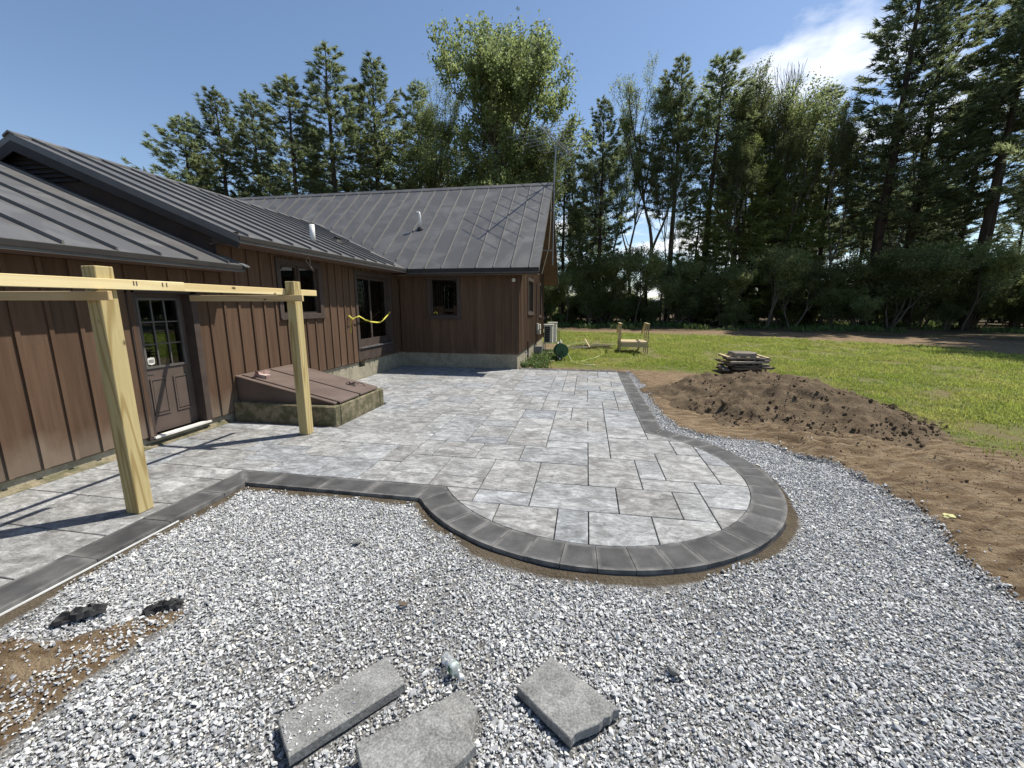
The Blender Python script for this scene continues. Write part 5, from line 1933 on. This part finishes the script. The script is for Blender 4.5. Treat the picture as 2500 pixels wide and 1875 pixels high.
    props(MB().bar((4.5, 12.0, z - 0.14), (5.05, 12.2, z - 0.24), 0.12, 0.05).build('stacked_board', 'darkwood', centred=True), 'dark board jutting out of the side of the stack', 'board')
    # pallet on top
    Pl = thing('pallet', 'pale wooden pallet lying flat on top of the board stack', 'pallet', (4.2, 12.05, z))
    for y in (11.7, 12.05, 12.4):
        MB().box(3.68, 4.72, y - 0.04, y + 0.04, z + 0.05, z + 0.085).build('stringer', 'greywood', Pl)
    for k in range(5):
        x = 3.68 + k * 0.238
        MB().box(x, x + 0.085, 11.64, 12.46, z + 0.086, z + 0.104).build('top_slat', 'plankwood', Pl)
    for x in (3.85, 4.2, 4.55):
        MB().box(x - 0.06, x + 0.06, 11.7, 12.4, z - 0.005, z + 0.049).build('foot_board', 'darkwood', Pl)
    zt = z + 0.105
    for k, (x0, x1, y, lb) in enumerate(((3.9, 4.42, 11.72, 'squared grey timber on the front of the pallet'), (3.92, 4.5, 11.95, 'squared grey timber on the middle of the pallet'), (3.9, 4.46, 12.2, 'squared grey timber on the rear of the pallet'))):
        props(MB().box(x0, x1, y, y + 0.13, zt, zt + 0.09).build('timber_block', 'greywood', centred=True), lb, 'timber', 'timbers on the pallet')


make_lawn_things()


# ------------------------------------------------------------------ trees
def unit(v):
    return v / (np.linalg.norm(v, axis=-1, keepdims=True) + 1e-9)


class Tubes:
    def __init__(self):
        self.V, self.F, self.n = [], [], 0

    def add(self, pts, rad, sides):
        pts = np.asarray(pts, float)
        rad = np.asarray(rad, float)
        m = len(pts)
        d = unit(np.gradient(pts, axis=0))
        ref = np.array([0.0, 0, 1]) if abs(d[0][2]) < 0.8 else np.array([1.0, 0, 0])
        s = unit(np.cross(d, ref))
        t = np.cross(d, s)
        a = np.arange(sides) * 2 * pi / sides
        ring = pts[:, None] + rad[:, None, None] * (s[:, None] * np.cos(a)[None, :, None] + t[:, None] * np.sin(a)[None, :, None])
        self.V.append(ring.reshape(-1, 3))
        i = np.arange(m - 1)[:, None] * sides
        k = np.arange(sides)[None, :]
        k2 = (k + 1) % sides
        f = np.stack([i + k, i + k2, i + sides + k2, i + sides + k], -1).reshape(-1, 4) + self.n
        self.F.append(f)
        self.n += m * sides

    def mesh(self, name, mat):
        return np_mesh(name, np.concatenate(self.V), np.concatenate(self.F).ravel(), 4, mat, True)


def needles(C, D, K, ln, w, spread, rng):
    n = len(C)
    C = np.repeat(C, K, 0)
    D = np.repeat(D, K, 0)
    d = unit(D + rng.normal(0, spread, D.shape))
    s = unit(np.cross(d, rng.normal(0, 1, d.shape)))
    L = rng.uniform(*ln, (len(C), 1))
    W = w * rng.uniform(0.7, 1.3, (len(C), 1))
    C = C + rng.normal(0, 0.04, C.shape)
    V = np.stack([C - s * W, C + s * W, C + d * L], 1).reshape(-1, 3)
    return V


def pine(name, seed, h=24.0, cb=0.35, R=3.6, droop=0.0, whorl=0.62, per=5, tuftK=7, mat='needle', one_sided=0.0, up=0.35, needle_len=(0.22, 0.46), dens=1.0, prof=0.8, dead=True):
    rng = np.random.default_rng(seed)
    T = Tubes()
    zs = np.linspace(0, h, 14)
    bend = np.cumsum(rng.normal(0, 0.05, (14, 2)), 0)
    bend -= bend[0]
    tp = np.c_[bend, zs]
    r0 = h * 0.0125
    T.add(np.r_[[[0, 0, -0.3]], tp], np.r_[r0 * 1.25, r0 * (1 - zs / h) ** 0.8 + 0.015], 8)
    at = lambda z: np.array([np.interp(z, zs, tp[:, 0]), np.interp(z, zs, tp[:, 1]), z])
    C, D = [], []
    z = cb * h
    # dead stubs below the crown
    if dead:
        for k in range(14):
            zz = rng.uniform(0.04, max(cb, 0.05)) * h
            a = rng.uniform(0, 2 * pi)
            p = at(zz)
            l = rng.uniform(0.5, 2.0)
            T.add([p, p + l * np.array([cos(a), sin(a), -0.1]) * 0.5, p + l * np.array([cos(a), sin(a), -0.05])], [0.025, 0.015, 0.006], 3)
    side = rng.uniform(0, 2 * pi)
    while z < h - 0.15:
        t = (z - cb * h) / (h * (1 - cb))
        base = R * ((1 - t) ** prof) * (0.55 + 0.45 * min(1, t / 0.22)) + 0.18
        a0 = rng.uniform(0, 2 * pi)
        nb = max(3, int(round(per + rng.normal(0, 0.8))))
        for k in range(nb):
            a = a0 + 2 * pi * k / nb + rng.normal(0, 0.25)
            l = base * rng.uniform(0.5, 1.15) * (1 + one_sided * cos(a - side))
            if rng.random() < 0.10:
                l *= 0.45
            e = (up * (0.15 + t * 1.3) - droop * (1 - t)) + rng.normal(0, 0.08)
            m = 6
            q = np.linspace(0, 1, m)
            dx = np.array([cos(a), sin(a), 0])
            p0 = at(z)
            rise = e * q + (0.22 - droop * 0.5) * q ** 2.2
            pts = p0 + l * (q[:, None] * dx[None] + rise[:, None] * np.array([0, 0, 1.0]))
            T.add(pts, 0.014 + 0.02 * l / R * (1 - q) * 1.4, 3)
            nt = max(2, int(l * 4.2 * dens))
            qs = rng.uniform(0.28, 1.0, nt) ** 0.8
            P = np.stack([np.interp(qs, q, pts[:, i]) for i in range(3)], 1)
            tl = (0.25 + 0.75 * (1 - qs)) * min(1.25, 0.35 + l * 0.30)
            sg = rng.choice([-1, 1], nt)
            ta = a + sg * rng.uniform(0.4, 1.1, nt)
            td = np.stack([np.cos(ta), np.sin(ta), rng.normal(0.10 - droop * 0.5, 0.14, nt)], 1)
            for f in (0.35, 0.68, 1.0):
                C.append(P + td * (tl * f)[:, None])
                D.append(td + np.array([0, 0, 0.25 - droop * 0.4]))
            C.append(pts[-1:] + 0)
            D.append((dx + np.array([0, 0, 0.35]))[None])
        z += whorl * rng.uniform(0.75, 1.25) * (1 - 0.35 * t)
    C.append(at(h)[None] + np.array([[0, 0, -0.1], [0, 0, -0.35], [0.05, 0, -0.6]]))
    D.append(np.array([[0, 0, 1.0], [0.4, 0.2, 1], [-0.4, 0.1, 1]]))
    C, D = np.concatenate(C), np.concatenate(D)
    V = needles(C, unit(D), tuftK, needle_len, 0.036, 0.42, rng)
    crown = np_mesh(name + '_crown', V, np.arange(len(V)), 3, mat)
    return T.mesh(name + '_trunk', 'bark_pine'), crown


def leafy(name, seed, h=20.0, fork=0.3, spread=0.5, levels=5, leaf=(0.16, 0.26), per=20, cl=0.55, mat='leaf', bark='bark_grey', r0=None, multi=1, leaves=True, ratio=0.74, up=0.12):
    rng = np.random.default_rng(seed)
    T = Tubes()
    C = []
    r0 = r0 or h * 0.011

    def grow(p, d, l, r, lv):
        m = 5
        pts = [p]
        dd = d.copy()
        for k in range(m - 1):
            dd = unit(dd + rng.normal(0, 0.09, 3) + np.array([0, 0, up * 0.4]))
            pts.append(pts[-1] + dd * l / (m - 1))
        T.add(pts, np.linspace(r, r * 0.62, m), 6 if lv < 2 else (4 if lv < 4 else 3))
        if lv >= levels:
            C.append((pts[1], pts[-1]))
            return
        if lv >= levels - 2:
            C.append((pts[2], pts[-1]))
        nb = 2 if rng.random() < 0.55 else 3
        a0 = rng.uniform(0, 2 * pi)
        s = unit(np.cross(dd, [0.3, 0.2, 1.0]) if abs(dd[2]) < 0.95 else np.array([1.0, 0, 0]))
        t = np.cross(dd, s)
        for k in range(nb):
            a = a0 + 2 * pi * k / nb + rng.normal(0, 0.3)
            th = spread * rng.uniform(0.55, 1.25)
            if k == 0 and lv < 3:
                th *= 0.35
            nd = unit(dd * cos(th) + (s * cos(a) + t * sin(a)) * sin(th) + np.array([0, 0, up]))
            grow(pts[-1], nd, l * ratio * rng.uniform(0.8, 1.15), r * (0.72 if k == 0 else 0.55), lv + 1)
        # side shoot
        if lv >= 1 and rng.random() < 0.7:
            a = rng.uniform(0, 2 * pi)
            nd = unit(dd * 0.5 + (s * cos(a) + t * sin(a)) + np.array([0, 0, up]))
            grow(pts[2], nd, l * 0.55, r * 0.4, min(levels, lv + 2))

    for k in range(multi):
        a = rng.uniform(0, 2 * pi)
        tilt = 0.06 if multi == 1 else rng.uniform(0.1, 0.5)
        grow(np.array([0.15 * cos(a) * (multi > 1), 0.15 * sin(a) * (multi > 1), -0.2]), unit(np.array([cos(a) * tilt, sin(a) * tilt, 1.0])), h * fork, r0, 0)
    trunk = T.mesh(name + '_trunk', bark)
    if not leaves:
        return trunk, None
    A = np.array([c[0] for c in C])
    B = np.array([c[1] for c in C])
    n = len(A)
    tt = rng.uniform(0.0, 1.12, (n * per, 1))
    P = np.repeat(A, per, 0) * (1 - tt) + np.repeat(B, per, 0) * tt + rng.normal(0, cl, (n * per, 3)) * np.array([1, 1, 0.8])
    nrm = unit(rng.normal(0, 1, P.shape) + np.array([0, 0, 0.9]))
    u = unit(np.cross(nrm, rng.normal(0, 1, P.shape)))
    v = np.cross(nrm, u)
    s = rng.uniform(*leaf, (len(P), 1))
    V = np.stack([P - u * s * 0.5, P + v * s * 0.3, P + u * s * 0.55, P - v * s * 0.3], 1).reshape(-1, 3)
    crown = np_mesh(name + '_crown', V, np.arange(len(V)), 4, mat)
    # scale so that the crown's top is at h
    return trunk, crown


TOPZ = {}


def top_of(pair):
    k = pair[0].name
    if k not in TOPZ:
        z = 0
        for m in pair:
            if m is not None:
                a = np.empty(len(m.vertices) * 3, np.float32)
                m.vertices.foreach_get('co', a)
                z = max(z, float(np.percentile(a[2::3], 99.9)))
        TOPZ[k] = z
    return TOPZ[k]


KIND = {
    'pine_a': pine('pine_a', 101, 24, 0.28, 5.0, one_sided=0.25, dens=0.95),
    'pine_b': pine('pine_b', 102, 25, 0.42, 4.4, one_sided=0.35, per=5, dens=1.05),
    'pine_c': pine('pine_c', 103, 24, 0.22, 5.2, up=0.25, per=5, dens=0.9, prof=0.65, one_sided=0.2),
    'pine_d': pine('pine_d', 104, 26, 0.55, 3.6, one_sided=0.3, per=4, whorl=0.75, dens=1.4, prof=0.6),
    'hemlock_a': pine('hemlock_a', 105, 17, 0.06, 4.4, droop=0.22, whorl=0.5, per=6, mat='hemlock', up=0.2, dens=0.85, prof=0.7),
    'hemlock_b': pine('hemlock_b', 106, 15, 0.12, 3.6, droop=0.28, whorl=0.5, per=6, mat='hemlock', up=0.2, dens=0.85, prof=0.75),
    'oak': leafy('oak', 413, 24, 0.20, 0.55, 6, (0.15, 0.26), 60, 0.19, 'leaf', ratio=0.80, up=0.12),
    'birch': leafy('birch', 332, 24, 0.32, 0.34, 6, (0.10, 0.17), 40, 0.20, 'leaf', up=0.2, ratio=0.74),
    'maple': leafy('maple', 536, 20, 0.20, 0.50, 6, (0.11, 0.19), 46, 0.24, 'leaf', up=0.10, ratio=0.80),
    'shrub_a': leafy('shrub_a', 204, 5.0, 0.28, 0.62, 4, (0.09, 0.19), 46, 0.15, 'leaf2', multi=5, ratio=0.8, up=0.16),
    'shrub_b': leafy('shrub_b', 205, 6.0, 0.26, 0.6, 4, (0.10, 0.22), 46, 0.18, 'leaf', multi=6, ratio=0.82, up=0.14),
    'sapling': leafy('sapling', 206, 9.0, 0.25, 0.45, 5, (0.10, 0.18), 40, 0.18, 'leaf2', multi=2, ratio=0.78, up=0.1),
    'snag': leafy('snag', 207, 24, 0.30, 0.34, 5, bark='bark_grey', leaves=False, up=0.2),
}
print('crowns', {k: len(v[1].polygons) for k, v in KIND.items() if v[1]})
NAME = {'pine_a': 'pine_tree', 'pine_b': 'pine_tree', 'pine_c': 'pine_tree', 'pine_d': 'pine_tree', 'hemlock_a': 'hemlock_tree', 'hemlock_b': 'hemlock_tree', 'oak': 'oak_tree', 'birch': 'broadleaf_tree', 'maple': 'broadleaf_tree',
        'shrub_a': 'shrub', 'shrub_b': 'shrub', 'sapling': 'sapling', 'snag': 'dead_tree'}


def plant(kind, x, y, h, rot, label, group=None, fat=1.0, cat='tree', lean=(0, 0), sink=0.02):
    pair = KIND[kind]
    s = h / top_of(pair)
    z = float(ground_z(np.array([x]), np.array([y]))[0][0]) - sink
    t = thing(NAME[kind], label, cat, (x, y, z), group)
    t.rotation_euler = (lean[0], lean[1], rot)
    for nm, me in zip(('trunk', 'crown'), pair):
        if me is None:
            continue
        o = link(nm, me, t)
        o.scale = (s * fat, s * fat, s)
    return t


R = random.Random(77)
G_BACK = 'trees behind the house'
G_EDGE = 'trees along the far edge of the lawn'
LBP = 'dark pine with layered branches in the row behind the house roofs'
LBL = 'leafy broadleaf tree of middle height behind the far roof'
for kind, x, y, h, fat, lb in (
        ('pine_c', -27.4, 26.3, 14.5, 1.25, 'low wide pine with a drooping side branch, outermost of the row behind the house'), ('pine_a', -26.5, 28.6, 17.0, 1.1, LBP), ('pine_a', -26.1, 31.5, 18.0, 1.1, LBP),
        ('pine_c', -22.4, 30.7, 18.6, 1.15, 'broad dense pine next to the tallest pine behind the house'), ('pine_b', -20.1, 32.3, 21.5, 1.2, 'tallest pine behind the house with a bare trunk below its crown'),
        ('pine_a', -18.0, 35.5, 21.7, 1.15, 'full pine between the tallest pine and the oak behind the house'), ('pine_c', -15.4, 38.0, 21.0, 1.0, 'pointed pine standing nearest to the tall oak behind the house'),
        ('pine_c', -24.5, 36.0, 17.0, 1.2, LBP), ('pine_a', -13.0, 42.0, 19.0, 1.1, LBP), ('pine_b', -30.5, 31.0, 13.5, 1.2, LBP), ('pine_c', -20.5, 40.0, 18.0, 1.2, LBP), ('pine_c', -8.5, 46.0, 18.0, 1.2, LBP)):
    plant(kind, x, y, h, R.uniform(0, 6.3), lb, G_BACK, fat)
plant('oak', -7.2, 36.4, 25.2, 4.0, 'tallest broadleaf tree with open spreading crown above the far roof ridge', None, 0.86)
for kind, x, y, h, fat, lb in (('birch', -13.3, 36.7, 20.3, 0.9, 'slender thin-crowned broadleaf tree beside the tall oak'), ('maple', -4.9, 36.2, 17.0, 1.0, 'rounded broadleaf tree right behind the roof antenna'),
                               ('maple', -11.5, 38.0, 16.0, 1.1, LBL), ('maple', -17.0, 41.0, 15.0, 1.2, LBL), ('maple', -10.0, 41.5, 15.0, 1.2, LBL)):
    plant(kind, x, y, h, R.uniform(0, 6.3), lb, G_BACK, fat)
LP = 'tall dark pine in the wood beyond the lawn'
LL = 'tall slender broadleaf tree in the wood beyond the lawn'
LH = 'bushy yellow-green hemlock with low sweeping branches at the wood edge'
for kind, x, y, h, fat, lb in (
        ('pine_c', -2.5, 44.4, 18.3, 0.9, 'pine seen past the gable end of the house, behind the antenna'), ('pine_a', 1.1, 43.2, 20.5, 0.95, 'bushy pine at the wood edge behind the heat pumps'), ('pine_b', 8.3, 46.3, 25.0, 0.95, 'tall pine with a high crown beside a twin with a bare trunk'),
        ('pine_d', 11.3, 45.6, 24.6, 1.1, 'tall pine with long bare trunk and a small tufted crown'), ('pine_a', 22.2, 47.0, 19.0, 1.1, LP), ('pine_a', 25.2, 43.5, 30.0, 1.15, 'tallest pine of the wood, its thick trunk standing at the dirt strip'), ('pine_c', 29.0, 46.0, 29.0, 1.15, 'very tall dense pine close behind the tallest one'),
        ('pine_a', 34.2, 46.9, 22.0, 1.2, LP), ('pine_d', 38.0, 45.0, 26.0, 1.2, LP), ('pine_d', 33.0, 43.0, 27.0, 1.2, LP), ('pine_a', 18.5, 60.0, 25.0, 1.2, LP), ('pine_c', 27.0, 60.0, 27.0, 1.2, LP)):
    plant(kind, x * 0.94, y * 0.94, h * 0.945, R.uniform(0, 6.3), lb, G_EDGE, fat)
for kind, x, y, h, fat, lb in (
        ('birch', 6.0, 45.6, 24.3, 0.95, 'tall feathery broadleaf tree next to the pair of tall pines'), ('birch', 4.4, 47.2, 20.0, 0.9, LL), ('birch', 15.2, 47.6, 24.0, 1.05, LL), ('maple', 16.8, 48.2, 24.5, 0.95, 'full broadleaf tree beside the bare dead tree'),
        ('birch', 18.8, 47.4, 22.5, 0.95, LL), ('birch', -0.6, 45.5, 17.5, 0.9, LL), ('pine_d', 31.5, 41.5, 25.5, 1.1, 'slim straight pine with a bare trunk near the tallest pine'), ('birch', 2.6, 46.5, 18.5, 0.9, LL), ('birch', 12.6, 43.0, 17.0, 0.75, LL), ('birch', 17.8, 43.6, 18.0, 0.75, LL), ('birch', 21.4, 43.2, 19.0, 0.75, LL), ('birch', 7.2, 43.4, 16.0, 0.7, LL), ('birch', 27.2, 44.0, 20.0, 0.75, LL)):
    plant(kind, x * 0.94, y * 0.94, h * 0.945, R.uniform(0, 6.3), lb, G_EDGE, fat)
plant('snag', 19.4, 44.7, 24.2, 0.4, 'bare leafless tree with thin grey branches above the wood edge', None, 0.8)
for kind, x, y, h, fat in (('hemlock_a', 13.8, 43.6, 17.0, 1.05), ('hemlock_b', 16.4, 44.5, 15.0, 1.1), ('hemlock_a', 10.4, 44.4, 13.0, 1.0), ('hemlock_b', 19.0, 44.5, 14.0, 1.1)):
    plant(kind, x * 0.94, y * 0.94, h * 0.94, R.uniform(0, 6.3), LH, G_EDGE, fat)
for k in range(12):
    plant('sapling', 23 + 1.6 * k + R.uniform(-0.7, 0.7), R.uniform(38.5, 44.0), R.uniform(4.0, 7.5), R.uniform(0, 6.3), 'pale leafy sapling growing under the tall trees', 'saplings under the tall trees', R.uniform(1.0, 1.4), sink=0.8)
# deeper rows of the wood, and the wood's continuation to the right of the view
LD = 'background pine deep in the wood, half hidden by nearer trees'
LM = 'background broadleaf tree deep in the wood, half hidden by nearer trees'
for k in range(20):
    y = R.uniform(64, 98)
    x = R.uniform(-24, 0.95 * y)
    if R.random() < 0.62:
        plant(R.choice(['pine_a', 'pine_b', 'pine_c', 'pine_d']), x, y, R.uniform(16, 23) * (y / 58) ** 0.5, R.uniform(0, 6.3), LD, 'trees deep in the wood', R.uniform(0.9, 1.25))
    else:
        plant(R.choice(['birch', 'maple']), x, y, R.uniform(14, 20) * (y / 58) ** 0.5, R.uniform(0, 6.3), LM, 'trees deep in the wood', R.uniform(0.9, 1.2))
LR = 'tall pine of the wood standing to the right of the dirt strip'
for (x, y, h) in ((27.5, 26.5, 24), (31, 30, 26), (29.5, 21.5, 24)):
    plant(R.choice(['pine_a', 'pine_c']), x, y, h, R.uniform(0, 6.3), LR, 'pines right of the dirt strip', 1.15)
# understory
LS = 'pale green leafy shrub at the foot of the wood'
LS2 = 'dark green leafy shrub at the foot of the wood'
LSP = 'pale leafy sapling growing under the tall trees'
for k in range(34):
    x = -5 + 46 * (k + R.random()) / 34
    y = R.uniform(36.0, 41.5)
    plant('shrub_a' if R.random() < 0.45 else 'shrub_b', x, y, R.uniform(1.2, 4.2), R.uniform(0, 6.3), '', 'shrubs at the foot of the wood', R.uniform(0.9, 1.3), 'shrub', sink=0.25)
for k in range(24):
    x = -6 + 50 * (k + R.random()) / 34
    y = R.uniform(37.5, 43)
    plant('sapling', x, y, R.uniform(4.0, 7.5), R.uniform(0, 6.3), LSP, 'saplings under the tall trees', R.uniform(0.9, 1.2))
for k in range(66):
    x = -16 + 74 * (k + R.random()) / 66
    y = R.uniform(43, 56)
    h = R.uniform(2.4, 4.6)
    plant(R.choice(['shrub_b', 'shrub_a', 'shrub_b']), x, y, h, R.uniform(0, 6.3), '', 'undergrowth deep in the wood', R.uniform(1.3, 1.9), 'shrub', sink=0.22 * h)
for o in COL.objects:
    if o.parent is None and o.get('label', None) is None and o.name.split('.')[0] in ('shrub', 'sapling'):
        ch = [c for c in o.children if c.name.startswith('crown')]
        pale = ch and ch[0].data.materials[0].name == 'light_leaves'
        if o['group'].startswith('undergrowth'):
            o['label'] = ('pale leafy undergrowth bush deep between the trunks' if pale else 'dark leafy undergrowth bush deep between the trunks')
        else:
            o['label'] = LS if pale else LS2
print('objects', len(COL.objects))


# ------------------------------------------------------------------ twigs and roots left on the scraped dirt
def make_twigs():
    kinds = []
    for k in range(5):
        r = random.Random(k + 400)
        p = [Vector((0, 0, 0))]
        d = Vector((1, 0, 0.05))
        for q in range(5):
            d = (d + Vector((0, r.uniform(-0.5, 0.5), r.uniform(-0.2, 0.22)))).normalized()
            p.append(p[-1] + d * 0.2)
        m = MB().tube(p, [0.018, 0.016, 0.013, 0.011, 0.008, 0.004], 5)
        b = p[2]
        m.tube([b, b + Vector((0.12, 0.1 * (-1) ** k, 0.05)), b + Vector((0.22, 0.22 * (-1) ** k, 0.03))], [0.011, 0.008, 0.003], 4)
        kinds.append(m.mesh('twig', 'darkwood'))
    n = 420
    x, y = RNG.uniform(1.6, 6.2, n), RNG.uniform(1.5, 12.2, n)
    k = (sdist(x, y, GRAVEL) < -0.06) & (sdist(x, y, LAWN) < 0.5)
    x, y = x[k], y[k]
    n = len(x)
    z = np.maximum(ground_z(x, y)[0], pile_z(x, y)) + 0.006
    s = RNG.uniform(0.06, 0.26, n)
    o = scatter('twigs', np.stack([x, y, z], 1), np.stack([RNG.normal(0, .15, n), RNG.normal(0, .15, n), RNG.uniform(0, 6.3, n)], 1), np.stack([s, s, s * 0.6], 1), RNG.integers(0, 5, n), kinds)
    props(o, 'broken twigs and root ends scattered on the scraped dirt', 'twigs', None, 'stuff')


make_twigs()
